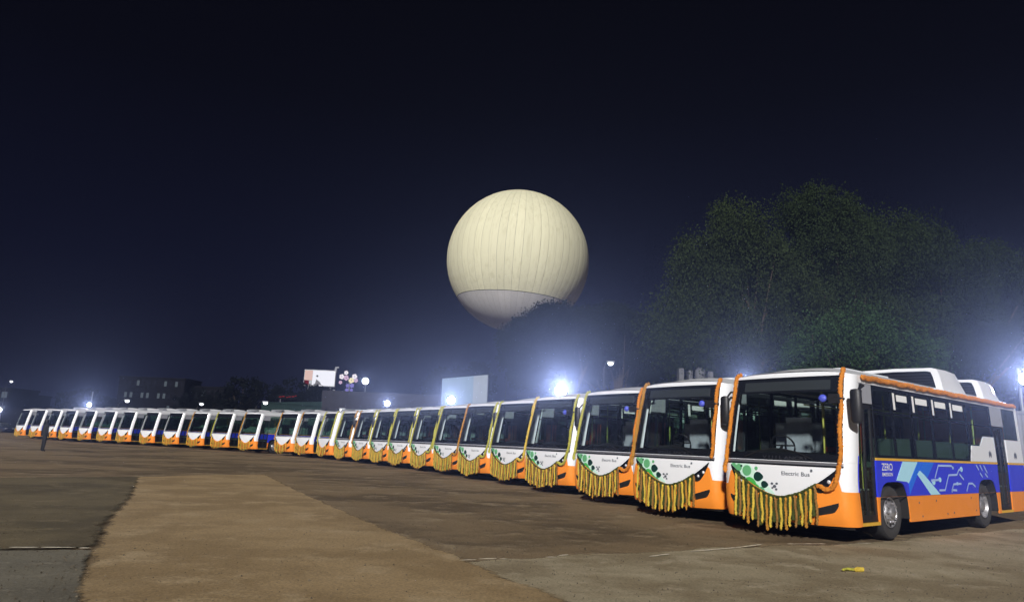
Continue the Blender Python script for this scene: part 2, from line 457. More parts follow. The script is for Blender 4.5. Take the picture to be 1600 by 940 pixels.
_text_cache = {}
def text_on(S, s, u0, z0, h, off, shear=0.0, width=None):
    cu = bpy.data.curves.new('lettering', 'FONT'); cu.body = s; cu.size = 1.0; cu.shear = shear; cu.offset = 0.012
    o = bpy.data.objects.new('lettering', cu); COL.objects.link(o)
    bpy.context.view_layer.update()
    me = bpy.data.meshes.new_from_object(o.evaluated_get(bpy.context.evaluated_depsgraph_get()))
    bpy.data.objects.remove(o); bpy.data.curves.remove(cu)
    vs = [v.co.copy() for v in me.vertices]; fs = [tuple(p.vertices) for p in me.polygons]; bpy.data.meshes.remove(me)
    x0 = min(v.x for v in vs); x1 = max(v.x for v in vs); k = h / 0.70
    kx = (width / (x1 - x0)) if width else k
    mb = MB(); mb.v = [S(u0 + (v.x - x0) * kx, z0 + v.y * k, off) for v in vs]; mb.f = fs; return mb


def smile(x): return min(1.235, .715 + .49 * abs(x) ** 1.75)
def lampbulge(x):
    k = abs(x)
    if k < .64 or k > 1.03: return 0
    q = (k - .64) / .39; return .21 * (sin(pi * q ** 0.8)) ** .75
def orange_top(t):
    x = abs(frx_x(t))
    if x < .64: return smile(x)
    if x < 1.03: return smile(x) - lampbulge(x) - 0.004
    if x < 1.10: return 1.22 + (.86 - 1.22) * ((x - 1.03) / .07) ** .6
    return .86
def frx_x(t):
    k = abs(t); return (k / .8 * 1.02) if k <= .8 else 1.02 + .23 * sin((k - .8) / .2 * pi / 2)


NEAR, FULL, MID, FAR = -1, 0, 1, 2
LOD = {}                       # part -> how far along the row it is still built
def P(o, lod): LOD[o.name] = lod; return o


def arch(u):
    z = 0
    for c, w, h in ((1.78, .64, 1.03), (6.76, .66, 1.06)):
        d = abs(u - c) / w
        if d < 1: z = max(z, h * (1 - d ** 4) ** .25)
    return z


def usplit(a, b):
    r = sorted(set([a, b] + [u for u in lin(1.10, 2.46, 60) + lin(6.06, 7.46, 60) if a < u < b] + [u for u in lin(0.3, 9.6, 24) if a < u < b]))
    return r


def roofz(x, y):
    ys = front(t_of(min(1.249, abs(x) * 1.03)), 2.9)[1]
    k = max(0, min(1, (y - ys) / .9)); k = k * k * (3 - 2 * k)
    q = max(0, 1 - (abs(x) / 1.195) ** 3)
    e = max(0, min(1, (9.6 - y) / .25)); e = math.sqrt(max(0, 1 - (1 - e) ** 2))
    return 2.90 + q * (.09 + .14 * k) * (0.4 + 0.6 * e)


def make_bus():
    B = empty('electric_bus'); p = lambda mb, n, m, lod=FAR, par=None, sm=True: P(mb.build(n, M[m], par or B, sm), lod)
    ts = lin(-1, 1, 65)
    # ---- front
    p(patch(front, ts, .70, 1.345, 8, 0, .03), 'front_panel', 'white')
    p(patch(front, ts, lambda t: .27 + .05 * max(0, abs(t) - .5), orange_top, 12, .007, .05), 'front_bumper', 'orange')
    mbf = patch(front, lin(-.93, .93, 41), .24, .285, 2, -.03, .05); p(mbf, 'bumper_lip', 'black', MID)
    for sg in (1, -1):
        xs_ = lin(.645, 1.025, 22)
        h = p(patch(frx, [sg * x for x in xs_], lambda x: smile(x) - lampbulge(x), lambda x: smile(x), 5, .016, .03), 'headlight', 'frit')
        for (cx, dz, r) in ((.78, .10, .028), (.90, .11, .032)):
            q = MB(); c = frx(sg * cx, smile(cx) - dz, .02)
            q.lathe([(0.0, -.012), (r * .6, -.010), (r, 0.0), (r * 1.08, .006)], (0, 0, 0), 'x', 14)
            q.v = [(c[0] + v[1], c[1] + v[0], c[2] + v[2]) for v in q.v]; p(q, 'lens', 'lens', MID, h)
        xs_ = lin(.68, 1.04, 14)
        p(patch(frx, [sg * x for x in xs_], lambda x: .435 + .26 * (abs(x) - .68) + .10 * max(0, (abs(x) - .93) / .11) ** 2, lambda x: .56 + .32 * (abs(x) - .68), 3, .013, .02), 'fog_lamp_recess', 'black', FAR)
    p(patch(front, lin(-.865, .865, 41), 1.285, 1.332, 2, .014, .02), 'chrome_strip', 'chrome')
    p(patch(front, lin(-.865, .865, 41), 1.255, 1.2835, 2, .010, .02), 'trim_strip', 'frit', MID)
    # windscreen and what frames it
    ws = p(patch(front, lin(-.855, .855, 41), 1.345, 2.88, 12, .004, 0), 'windscreen', 'glassw')
    p(patch(front, lin(-.855, .855, 41), 1.346, 1.47, 3, .010, .01), 'windscreen_border', 'frit', MID, ws)
    v = p(patch(front, lin(-.84, .84, 41), 2.585, 2.875, 4, .010, .01), 'sun_visor_band', 'frit', FAR, ws)
    d = p(patch(front, lin(-.70, .70, 31), 2.625, 2.805, 3, .016, .01), 'destination_display', 'visor', MID)
    for sg in (1, -1):
        p(patch(front, [sg * t for t in lin(.80, .858, 5)], 1.47, 2.585, 8, .010, .01), 'windscreen_border', 'frit', MID, ws)
        p(patch(front, [sg * t for t in lin(.858, 1.0, 10)], 1.346, 2.905, 10, 0.004, .05), 'front_pillar', 'white')
    p(patch(front, ts, 2.882, lambda t: 2.90 + (1 - (abs(frx_x(t)) * .96 / 1.195) ** 3) * .09 if abs(frx_x(t)) * .96 < 1.195 else 2.905, 4, .006, .02), 'roof_front', 'white')
    # wipers
    for (xa, xb) in ((-.72, -.10), (.62, .02)):
        a, b, c = frx(xa, 1.38, .03), frx((xa + xb) / 2, 1.50, .028), frx(xb, 1.55, .024)
        p(MB().tube([a, b, c], .012, 5), 'wiper', 'black', FULL)
    # ---- roof
    mb = MB(); rows = []
    xr = lin(-1.19, 1.19, 41)
    for j in range(40):
        row = []
        for x in xr:
            ys = front(t_of(min(1.2499, abs(x) * 1.045)), 2.93)[1] - .004
            y = ys + (9.60 - ys) * (j / 39) ** 1.6
            row.append((x, y, roofz(x, y)))
        rows.append(row)
    mb.grid(rows); p(mb, 'roof', 'white')
    # roof pods: an open-fronted cowl each
    for (y0, y1, ht) in ((5.25, 6.95, .40), (7.85, 9.35, .36)):
        w = 1.04; zb = 2.86; zt = 3.09 + ht; prof = []
        def sec(y, s, top, infl=0.0):
            ww = w - infl
            return [(-ww, y, zb), (-ww, y, zb + .10), (-ww + .06 * s, y, top - .18), (-ww + .11 * s, y, top - .03), (-ww + .22, y, top), (0, y, top + .02), (ww - .22, y, top), (ww - .11 * s, y, top - .03), (ww - .06 * s, y, top - .18), (ww, y, zb + .10), (ww, y, zb)]
        mb = MB(); mb.grid([sec(y0, 1, zt), sec(y0 + .5, 1, zt + .01), sec(y1 - .62, 1, zt - .02), sec(y1 - .30, 1.3, zt - .16), sec(y1 - .06, 1.6, zt - .40, .02), sec(y1, 1.6, 3.0, .03)])
        pod = p(mb, 'roof_pod', 'white', FAR)
        # front frame of the cowl and the dark mouth behind it
        fr = MB(); o = sec(y0 - .005, 1, zt); n = len(o)
        inn = [(x * .86, y0 - .005, (z - zb) * .80 + zb + .06) for (x, y, z) in o]
        inn2 = [(x, y0 + .10, z) for (x, y, z) in inn]
        ids = [fr.pts(o), fr.pts(inn), fr.pts(inn2)]
        for a, b in zip(ids[:-1], ids[1:]):
            for i in range(n - 1): fr.f.append((a[i], a[i + 1], b[i + 1], b[i]))
        p(fr, 'cowl_frame', 'white', MID, pod)
        gr = MB(); a = gr.pts([(x, y0 + .11, z) for (x, y, z) in inn]); gr.f.append(tuple(a)); p(gr, 'cowl_mouth', 'black', MID, pod, False)
        for k in range(5):
            z = 3.10 + k * .065; p(MB().box((-.82, y0 + .04, z), (.82, y0 + .07, z + .018)), 'grille_bar', 'black', FULL, pod, False)
    p(MB().box((-.55, 1.6, 3.0), (.55, 3.6, 3.155)), 'roof_duct', 'white', MID, None, False)
    # ---- sides
    for sg, S in ((1, SR), (-1, SL)):
        near = sg > 0
        ends = [(1.10, 2.43), (2.434, 6.09), (6.094, 7.58), (8.43, 9.6)] if near else [(.31, 2.43), (2.434, 6.09), (6.094, 9.6)]
        for i, (a, b) in enumerate(ends):
            sk = p(patch(S, usplit(a, b), lambda u: min(max(.30, arch(u)), .768), .768, 3, 0, .03), 'skirt_panel', 'orange', FAR)
            if near and i == 1:
                for (u, z) in ((2.85, .64), (3.7, .66), (5.65, .68), (2.98, .385), (4.25, .39), (4.6, .40), (5.9, .41)):
                    q = MB(); c = S(u, z, .004); q.lathe([(0, 0.006), (.016, .005), (.021, 0)], c, 'x', 8); p(q, 'panel_fastener', 'ink', FULL, sk)
        for (a, b) in ([(1.10, 2.428), (2.436, 4.296), (4.304, 6.088), (6.096, 7.58), (8.43, 9.6)] if near else [(.31, 9.6)]):
            p(patch(S, usplit(a, b), lambda u: max(.772, arch(u)), 1.405, 3, 0, .03), 'blue_panel', 'blue', FAR)
            p(patch(S, usplit(a, b), 1.408, 1.452, 2, .008, .03), 'waist_stripe', 'yellow', FAR)
        # cant rail
        p(patch(S, lin(.30, 9.6, 30), 2.765, 2.905, 3, 0, .03), 'cant_rail', 'white', FAR)
        # window panes with dark bonded edges
        edges = [1.12, 2.02, 2.92, 3.92, 4.92, 5.92, 7.56] if near else [.46, 1.9, 2.92, 3.92, 4.92, 5.92, 7.2, 8.6]
        for i, (a, b) in enumerate(zip(edges[:-1], edges[1:])):
            w = p(patch(S, lin(a + .012, b - .012, 5), 1.455, 2.76, 4, -.008, 0), 'side_window', 'glasss', FAR)
            fr = MB()
            for (u0, u1, z0, z1) in ((a + .002, a + .045, 1.455, 2.762), (b - .045, b - .002, 1.455, 2.762), (a + .046, b - .046, 1.455, 1.50), (a + .046, b - .046, 2.69, 2.762)):
                patch(S, lin(u0, u1, 3), z0, z1, 2, -.002, .02, fr)
            p(fr, 'window_frame', 'frit', MID, w)
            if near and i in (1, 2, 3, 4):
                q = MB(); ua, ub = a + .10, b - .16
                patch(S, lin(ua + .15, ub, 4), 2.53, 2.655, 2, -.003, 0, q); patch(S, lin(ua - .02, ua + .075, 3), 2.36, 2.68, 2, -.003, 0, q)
                p(q, 'window_light_patch', 'lightpatch', FULL, w)  # white shapes painted for the brightness seen through the panes
            q = patch(S, lin(a + .05, b - .05, 3), 2.26, 2.285, 2, -.004, .015); p(q, 'sliding_rail', 'frit', FULL, w)
        if near:
            # white stair-shaped panel, small rear quarter, corner pillar
            st = [(5.86, 1.455), (6.02, 1.80), (6.58, 1.80), (6.86, 2.03), (7.58, 2.03)]
            p(patch(S, lin(5.87, 7.575, 40), 1.456, lambda u: lerp_table(st, u), 3, .006, .02), 'stepped_panel', 'white', FAR)
            p(patch(S, lin(8.43, 9.6, 8), 1.456, 2.00, 2, 0, .03), 'rear_quarter_panel', 'white', FAR)
            p(patch(S, lin(8.45, 9.42, 5), 2.01, 2.755, 2, -.004, .02), 'rear_quarter_window', 'visor', FAR)
            p(patch(S, lin(9.43, 9.6, 3), 2.005, 2.76, 2, 0, .03), 'rear_pillar', 'white', MID)
            p(patch(S, lin(.30, .385, 4), lambda u: .30, .856, 2, 0.002, .03), 'corner_panel', 'orange', MID)
            p(patch(S, lin(.30, .385, 4), .86, 2.76, 8, 0.002, .03), 'corner_pillar', 'white', MID)
            p(patch(S, lin(.352, .386, 3), .862, 1.47, 4, .006, .004), 'blue_edge', 'blue', MID)
            # doors
            for (u0, u1, zt, nm) in ((.39, 1.09, 2.40, 'front_door'), (7.60, 8.41, 2.30, 'rear_door')):
                D = p(patch(S, lin(u0 + .05, u1 - .05, 5), .43, zt - .06, 6, -.045, 0), nm, 'glasss', FAR)
                fr = MB()
                for (a, b, z0, z1) in ((u0, u0 + .07, .36, zt), (u1 - .07, u1, .36, zt), (u0 + .072, u1 - .072, .36, .47), (u0 + .072, u1 - .072, zt - .09, zt), ((u0 + u1) / 2 - .025, (u0 + u1) / 2 + .025, .47, zt - .09)):
                    patch(S, lin(a, b, 4), z0, z1, 8, -.03, .03, fr)
                p(fr, 'door_frame', 'black', FAR, D)
                p(patch(S, lin(u0 - .01, u1 + .02, 5), .30, .352, 2, .004, .10), 'door_sill', 'yellow', FAR, D)
                p(patch(S, lin(u0 - .004, u1 + .004, 5), zt + .006, 2.758, 3, -.004, .03), 'door_header', 'grey', FAR, D)
                a = [S(u0 + .16, 1.05, -.07), S(u0 + .17, 1.06, -.10), S(u0 + .20, 1.35, -.10), S(u0 + .20, 1.36, -.07)]
                p(MB().tube(a, .014, 6), 'door_handle', 'pole', FULL, D)
            # prints on the blue band
            p(poly_on(S, [(2.24, 1.402), (2.92, 1.402), (2.44, 1.00), (2.36, 1.03), (1.90, 1.055)], .005), 'pale_stripe', 'sky', MID)
            p(poly_on(S, [(2.93, 1.402), (3.16, 1.402), (2.46, .80), (2.45, .99)], .004), 'blue_stripe', 'midblue', FULL)
            p(poly_on(S, [(2.86, 1.17), (3.00, 1.24), (3.22, 1.15), (3.95, .776), (3.46, .776)], .005), 'pale_stripe', 'sky', MID)
            p(poly_on(S, [(3.18, 1.402), (3.75, 1.402), (3.35, 1.10), (3.0, 1.24)], .003), 'blue_stripe', 'midblue', FULL)
            ux = [(1448, 3.5), (1463, 4), (1477, 4.5), (1491, 5), (1505, 5.5), (1517, 6), (1530, 6.5), (1541, 7)]
            cv = lambda L: [(lerp_table(ux, 1440 + a / 13.33 - 3), 1.40 - (b - 70) / 610 * .625) for a, b in L]
            for L in ([(230, 370), (320, 125), (590, 125), (625, 175)], [(60, 410), (320, 400)], [(300, 600), (420, 600), (515, 310), (690, 300), (735, 205), (800, 190)],
                      [(550, 650), (600, 490), (770, 480)], [(745, 290), (830, 400)], [(870, 640), (925, 480), (1000, 480), (1055, 550)], [(550, 600), (665, 612)], [(1110, 90), (1160, 200)], [(1190, 90), (1240, 210)], [(1270, 100), (1330, 260)], [(1180, 260), (1230, 350)], [(1280, 270), (1330, 350)]):
                c = cv(L); p(stroke(S, c, .042, .009), 'circuit_line', 'line', FULL)
            for (a, b, r) in ((340, 400, .05), (800, 190, .055), (620, 165, .03), (205, 440, .06), (690, 480, .035)):
                c = cv([(a, b)])[0]; p(poly_on(S, [(c[0] + r * 1.3 * cos(q * pi / 5), c[1] + r * sin(q * pi / 5)) for q in range(10)], .007), 'circuit_node', 'sky', FULL)
            p(text_on(S, 'ZERO', 1.30, 1.235, .125, .006, width=.46), 'lettering', 'cream', FULL)
            p(text_on(S, 'EMISSION', 1.31, 1.135, .062, .006, width=.44), 'lettering', 'cream', FULL)
            for (u, z) in ((7.15, 1.62), (9.0, 1.62)):
                q = MB()
                for k in range(3): poly_on(S, [(u + (k - 1) * .06 + .03 * cos(a), z + .03 * (k % 2) + .07 * sin(a)) for a in lin(0, 2 * pi * .9, 9)], .011, .002, q)
                p(q, 'emblem', 'ink', FULL)
        else:
            p(patch(S, lin(.30, .45, 5), .79, 2.76, 8, 0.002, .03), 'corner_pillar', 'white', MID)
            p(patch(S, lin(8.61, 9.6, 4), 1.456, 2.76, 2, 0, .03), 'rear_quarter_panel', 'white', MID)
        # wheels
        for (yc, xo, nm) in ((1.76, 1.14, 'front_wheel'), (6.70, 1.14, 'rear_wheel')):
            W = empty(nm); W.parent = B; W.location = (sg * xo, yc, .482); P(W, FAR)
            if sg < 0: W.rotation_euler = (0, 0, pi)
            wheel_meshes(W, yc > 5)
        for (yc, hw, hz) in ((1.78, .64, 1.03), (6.76, .66, 1.06)):
            rows = [[], []]
            for a in lin(0, pi, 25):
                c_, s_ = cos(a), sin(a); d = (abs(c_) ** .5) * (1 if c_ >= 0 else -1); zz = max(.36, hz * (s_ ** .5 if s_ > 0 else 0))
                rows[0].append((sg * 1.236, yc + hw * .99 * d, zz * .985)); rows[1].append((sg * .62, yc + hw * .99 * d, zz * .985))
            mb = MB(); mb.grid(rows); i = mb.pts(rows[1]); mb.f.append(tuple(i)); p(mb, 'wheel_housing', 'under', FAR)
    # rear
    mb = MB(); rows = []
    for z in lin(.32, 2.9, 10): rows.append([(halfw(z) * x, 9.6 + .05 * (1 - x * x), z) for x in lin(-1, 1, 9)])
    mb.grid(rows); p(mb, 'rear_panel', 'orange', FAR)
    # ---- underside and inside
    p(MB().box((-1.20, .42, .34), (1.10, 1.10, .86)).box((-1.20, 2.46, .34), (1.19, 6.06, .86)).box((-1.2, 7.48, .34), (1.12, 9.5, .86)).box((-.58, .5, .36), (.58, 9.4, .80)), 'chassis', 'under', FAR, None, False)
    p(MB().box((-1.19, .55, .87), (1.05, 9.5, .90)), 'floor', 'inner', FAR, None, False)
    dsh = MB(); rows = []
    for (y, z) in ((.42, 1.27), (.55, 1.42), (.75, 1.50), (.95, 1.42), (1.05, 1.20), (1.05, .9)): rows.append([(x, y + .04 * (x / 1.0) ** 2, z + (.07 * math.exp(-((x + .5) / .3) ** 2) if .5 < y < 1 else 0)) for x in lin(-1.12, 1.0, 15)])
    dsh.grid(rows); ds = p(dsh, 'dashboard', 'black', MID)
    q = MB(); q.tube([(-.5 + .24 * cos(a), 1.08 - .09 * sin(a), 1.62 + .20 * sin(a)) for a in lin(0, 2 * pi, 25)], .018, 6, False); q.tube([(-.5, 1.05, 1.62), (-.5, .86, 1.42)], .03, 6); q.tube([(-.72, 1.08, 1.62), (-.28, 1.08, 1.62)], .015, 5); p(q, 'steering_wheel', 'black', FULL, ds)
    seat = lambda x, y, z, m, n='seat', lod=FULL, hh=.54, wd=.40: p(MB().box((x - wd / 2, y, z + .36), (x + wd / 2, y + .44, z + .46)).box((x - wd / 2, y + .42, z + .40), (x + wd / 2, y + .52, z + .40 + hh)).box((x - .06, y + .1, z), (x + .06, y + .3, z + .37)), n, m, lod, None, False)
    seat(-.5, 1.25, .95, 'film', 'driver_seat', MID, .85, .50)
    p(MB().box((-1.15, 1.95, .9), (-.15, 1.98, 2.1)), 'driver_partition', 'film', FULL, None, False)
    seat(.58, 1.12, 1.16, 'seat', 'seat', MID, .60, .46)
    for r, y in enumerate((2.6, 3.5, 4.4, 5.3, 6.3, 7.3, 8.6)):
        for x in (-.98, -.52, .52, .98):
            if x > 0 and y in (7.3,): continue
            seat(x, y, .9, 'seatg')
    for (x, y) in ((.30, 1.15), (.98, 1.12), (-.25, 2.3), (.28, 2.4), (-.28, 3.9), (.28, 3.9), (-.28, 5.7), (.28, 5.7), (.85, 7.45), (.35, 7.45), (-.28, 7.6)):
        p(MB().tube([(x, y, .9), (x, y, 2.78)], .018, 6), 'handrail', 'pole', FULL)
    for x in (-.30, .30): p(MB().tube([(x, 1.6, 2.45), (x, 9.2, 2.45)], .016, 6), 'handrail', 'pole', FULL)
    p(MB().box((-1.08, .9, 2.80), (1.08, 9.5, 2.83)), 'ceiling_panel', 'inner', MID, None, False)
    # ---- mirrors
    mp = frx(1.10, 2.66, .02); arm = [SR(.42, 2.66, .02), SR(.36, 2.70, .10), (1.36, .42, 2.70), (1.40, .30, 2.64), (1.40, .22, 2.56)]
    mr = p(MB().tube(arm, .020, 6), 'mirror_arm', 'black', MID)
    q = MB(); hx, hy = 1.39, .16
    def ringm(z, s): return [(hx + s * .10 * cos(a), hy + s * .065 * sin(a), z) for a in lin(0, 2 * pi * 11 / 12, 12)]
    q.grid([ringm(2.60, .3), ringm(2.59, .8), ringm(2.55, 1), ringm(2.30, 1.05), ringm(2.06, 1.0), ringm(2.02, .75), ringm(2.01, .2)], True); p(q, 'mirror_housing', 'black', MID, mr)
    arm2 = [frx(1.13, 2.45, .03), frx(1.02, 2.46, .14), frx(.90, 2.45, .17)]
    m2 = p(MB().tube(arm2, .022, 6), 'kerb_mirror_arm', 'black', MID)
    p(MB().box((.93, frx(.95, 2.45, .19)[1] - .03, 2.36), (1.10, frx(.95, 2.45, .19)[1] + .05, 2.52)), 'kerb_mirror_housing', 'black', FULL, m2, False)
    q = MB(); c = frx(.83, 2.45, .17); rr = .072
    q.grid([[(c[0] + rr * cos(b) * sin(a) * (1 + .07 * sin(3 * b + 2 * a)), c[1] + rr * .8 * sin(b) * sin(a), c[2] + rr * cos(a)) for b in lin(0, 2 * pi * 11 / 12, 12)] for a in lin(0.02, pi - .02, 9)], True)
    p(q, 'wrapped_mirror', 'bluefilm', FULL, m2)
    # ---- front prints
    pm = patch(frx, lin(-1.04, -.10, 24), lambda x: smile(x) + .004 if x > -.97 else smile(-.97) + .004, lambda x: max(smile(x) + .006, 1.25 - max(0, (x + .62)) * .95), 4, .004, .004)
    p(pm, 'mint_print', 'mint', FULL)
    for (X, Z, R, m, leaf) in ((-.85, 1.174, .062, 'leaf1', 0), (-.665, 1.126, .085, 'leaf1', 0), (-.464, 1.174, .030, 'leaf1', 0), (-.429, 1.028, .075, 'leaf2', 1), (-.726, .985, .025, 'leaf2', 0), (-.297, .895, .055, 'leaf2', 1),
                               (-.585, .895, .098, 'leaf3', 2), (-.357, .785, .055, 'leaf1', 0), (-.873, 1.05, .062, 'leaf2', 0), (-.79, 1.205, .020, 'leaf2', 0), (-.473, .815, .065, 'leaf3', 0), (-.97, 1.20, .05, 'leaf1', 0)):
        pts = []; R *= 1.15
        for k in range(18):
            an = 2 * pi * k / 18; ru = R * (1 + (.35 * max(0, cos(an)) ** 6 if leaf == 1 else 0)); rv = R
            if leaf == 2: ru = R * (1 + .25 * abs(cos(an + .8)) ** 3); rv = ru * .9
            zz = Z + rv * sin(an); xx = X + ru * cos(an)
            pts.append((xx, min(1.252, max(zz, smile(xx) + .010))))
        p(poly_on(frx, pts, .010, .004), 'leaf_print', m, MID if R > .05 else FULL)
    tx = p(text_on(frx, 'Electric Bus', .05, 1.085, .066, .006, width=.52), 'lettering', 'ink', MID)
    p(poly_on(frx, [(.60 + .022 * cos(a), 1.185 + .026 * sin(a)) for a in lin(0, 2 * pi * .9, 10)], .007, .003), 'emblem', 'ink', FULL)
    q = MB()
    for (dx, dz, r) in ((0, 0, .035), (-.05, .045, .028), (.045, .05, .026), (.03, -.05, .024), (-.045, -.03, .02)):
        poly_on(frx, [(-.09 + dx + r * cos(a), .875 + dz + r * .8 * sin(a)) for a in lin(0, 2 * pi * .875, 8)], .008, .003, q)
    p(q, 'emblem', 'ink', MID)
    p(text_on(frx, 'V I I I L ANCRY', -.34, 1.365, .055, .014, width=.88), 'lettering', 'faint', FULL)
    return B


WHEEL = {}
def wheel_meshes(W, rear):
    if rear not in WHEEL:
        n = 32; L = []
        t = MB().lathe([(.265, -.02), (.29, .02), (.40, .045), (.455, .03), (.478, .0), (.482, -.04), (.482, -.22), (.465, -.25), (.40, -.27)], n=n); L.append(('tyre', t.mesh('tyre', M['rubber'])))
        sw = MB().lathe([(.292, .024), (.345, .046), (.40, .048), (.446, .036)], n=n); L.append(('sidewall', sw.mesh('sidewall', M['dusty'])))
        if rear: prof = [(.272, .02), (.262, .028), (.252, .0), (.235, -.07), (.20, -.09), (.16, -.095), (.13, -.06), (.125, .0), (.09, .02), (0.001, .025)]
        else: prof = [(.272, .02), (.262, .03), (.252, .015), (.235, -.01), (.205, .0), (.185, .035), (.15, .05), (.10, .055), (.095, .08), (.07, .095), (0.001, .10)]
        L.append(('rim', MB().lathe(prof, n=n).mesh('rim', M['steel'])))
        nut = MB().lathe([(.022, -.02), (.019, .035), (.012, .048), (.001, .049)], ((-.06 if rear else .035), 0, 0), 'x', 6).mesh('wheel_nut', M['chrome'])
        hole = MB().lathe([(.030, .0), (.001, .001)], ((-.05 if rear else .014), 0, 0), 'x', 8).mesh('vent_hole', M['black'])
        L.append(('wheel_nut', nut)); L.append(('vent_hole', hole))
        WHEEL[rear] = L
    for nm, me in WHEEL[rear]:
        if nm in ('wheel_nut', 'vent_hole'):
            for k in range(10):
                a = 2 * pi * (k + (.5 if nm == 'vent_hole' else 0)) / 10; r = .222 if nm == 'vent_hole' else .172
                o = link(nm, me, W); o.location = (0, r * cos(a), r * sin(a)); P(o, NEAR)
        else:
            o = link(nm, me, W); P(o, FAR if nm in ('tyre', 'rim') else MID)


def kids(o): return [c for c in bpy.data.objects if c.parent == o]
_KID = {}
def index_children(root):
    for c in bpy.data.objects:
        if c.parent: _KID.setdefault(c.parent.name, []).append(c)


def copy_tree(o, parent, lod):
    if parent is not None and LOD.get(o.name, FAR) < lod: return None
    c = o.copy(); COL.objects.link(c); c.parent = parent
    for ch in _KID.get(o.name, []): copy_tree(ch, c, lod)
    return c


ORD = 'first second third fourth fifth sixth seventh eighth ninth tenth eleventh twelfth thirteenth fourteenth fifteenth sixteenth seventeenth eighteenth nineteenth twentieth twenty-first twenty-second twenty-third twenty-fourth twenty-fifth twenty-sixth twenty-seventh'.split()
SPOTS = [(4.97, 12.86, 50.9), (3.58, 15.56, 53), (2.46, 18.76, 54), (1.25, 22.07, 55), (-0.03, 25.17, 55), (-1.41, 28.17, 55), (-2.7, 30.76, 55), (-4.07, 33.32, 55), (-5.52, 35.83, 55),
         (-6.99, 38.21, 55), (-8.54, 40.55, 55), (-10.15, 42.83, 55), (-11.84, 45.07, 55), (-13.7, 47.15, 49), (-15.83, 49.38, 43), (-19.68, 53.2, 40), (-22.85, 55.88, 37), (-25.8, 58.12, 37),
         (-28.88, 60.17, 37), (-31.73, 61.84, 37), (-34.64, 63.4, 37), (-37.3, 64.78, 37), (-39.94, 66.21, 37), (-42.53, 67.71, 37), (-45.23, 69.43, 37), (-48.18, 71.5, 37), (-51.12, 73.74, 37)]
_j = random.Random(5)
SPOTS = [SPOTS[0]] + [(x + _j.uniform(-.07, .07), y + _j.uniform(-.07, .07), a + _j.uniform(-.7, .7)) for x, y, a in SPOTS[1:]]
proto = make_bus(); index_children(proto)
for i, (x, y, yaw) in enumerate(SPOTS):
    b = proto if i == 0 else copy_tree(proto, None, FULL if i < 4 else (MID if i < 12 else FAR))
    b.location = (x, y, 0); b.rotation_euler = (0, 0, -RAD(yaw))
    if i == 0: lb = 'nearest electric bus, the only one showing its whole blue and orange side'
    elif i == 26: lb = 'farthest orange and white electric bus, at the far left end of the row'
    elif i == 15: lb = 'sixteenth orange and white bus from the near end, beyond the wide gap in the row'
    else: lb = '%s orange and white electric bus counting from the near right end of the row' % ORD[i]
    tag(b, lb, 'bus', 'electric buses parked in a long row')

# ================================================================== GARLANDS
def lumpy(path, r, n=8, step=.026, seed=0, jit=.22, flat=1.0):
    rg = random.Random(seed); P_ = [Vector(q) for q in path]; pts = [P_[0]]
    for a, b in zip(P_[:-1], P_[1:]):
        k = max(1, int(round((b - a).length / step)))
        for i in range(1, k + 1): pts.append(a + (b - a) * (i / k))
    mb = MB(); rows = []
    for k, q in enumerate(pts):
        d = (pts[min(k + 1, len(pts) - 1)] - pts[max(k - 1, 0)]).normalized()
        a = Vector((0, 1, 0)) if abs(d.y) < .8 else Vector((1, 0, 0))
        e1 = d.cross(a).normalized(); e2 = d.cross(e1)
        rr = r * (1.0 if k % 2 else .76) * (0.45 if k in (0, len(pts) - 1) else 1)
        row = []
        for i in range(n):
            an = 2 * pi * i / n + (k % 2) * pi / n; s = rr * (1 + rg.uniform(-jit, jit))
            row.append(q + e1 * cos(an) * s + e2 * sin(an) * s * flat)
        rows.append(row)
    ids = mb.grid(rows, True); mb.f.append(tuple(reversed(ids[0]))); mb.f.append(tuple(ids[-1])); return mb


STR = {}
def strand_mesh(colr, var):
    if (colr, var) not in STR:
        rg = random.Random(var * 7 + 1); ph = rg.random() * 6
        path = [(.010 * sin(ph + 6 * t) + .006 * sin(ph + 23 * t), .008 * sin(ph * 2 + 7 * t), -t) for t in lin(0, .55, 12)]
        STR[(colr, var)] = lumpy(path, .025 if colr != 'f_green' else .038, 8, .024, var, .26).mesh('garland_strand', M[colr])
    return STR[(colr, var)]


ROPE = {}
def rope_path(sg, long=True):
    pts = []
    for z in lin(2.93, 1.30, 12): pts.append(front(sg * ((.835 if sg > 0 else .862) + .006 * sin(z * 9)), z, .035))
    pts = [front(sg * .83, 3.0, .0), front(sg * .836, 2.985, .045)] + pts
    if sg < 0:
        for (x, z) in ((1.15, 1.18), (1.13, 1.06)): pts.append(frx(sg * x, z, .045))
    elif long:
        for (x, z) in ((1.07, 1.18), (1.03, 1.0), (.96, .90), (.86, .88), (.76, .94), (.70, .95)): pts.append(frx(sg * x, z, .06))
    return pts


def rope_mesh(sg, colr, kind):
    if (sg, colr, kind) not in ROPE:
        ROPE[(sg, colr, kind)] = lumpy(rope_path(sg, kind), .043, 10, .028, 3 + sg, .24, 1.0).mesh('garland_rope', M[colr])
    return ROPE[(sg, colr, kind)]


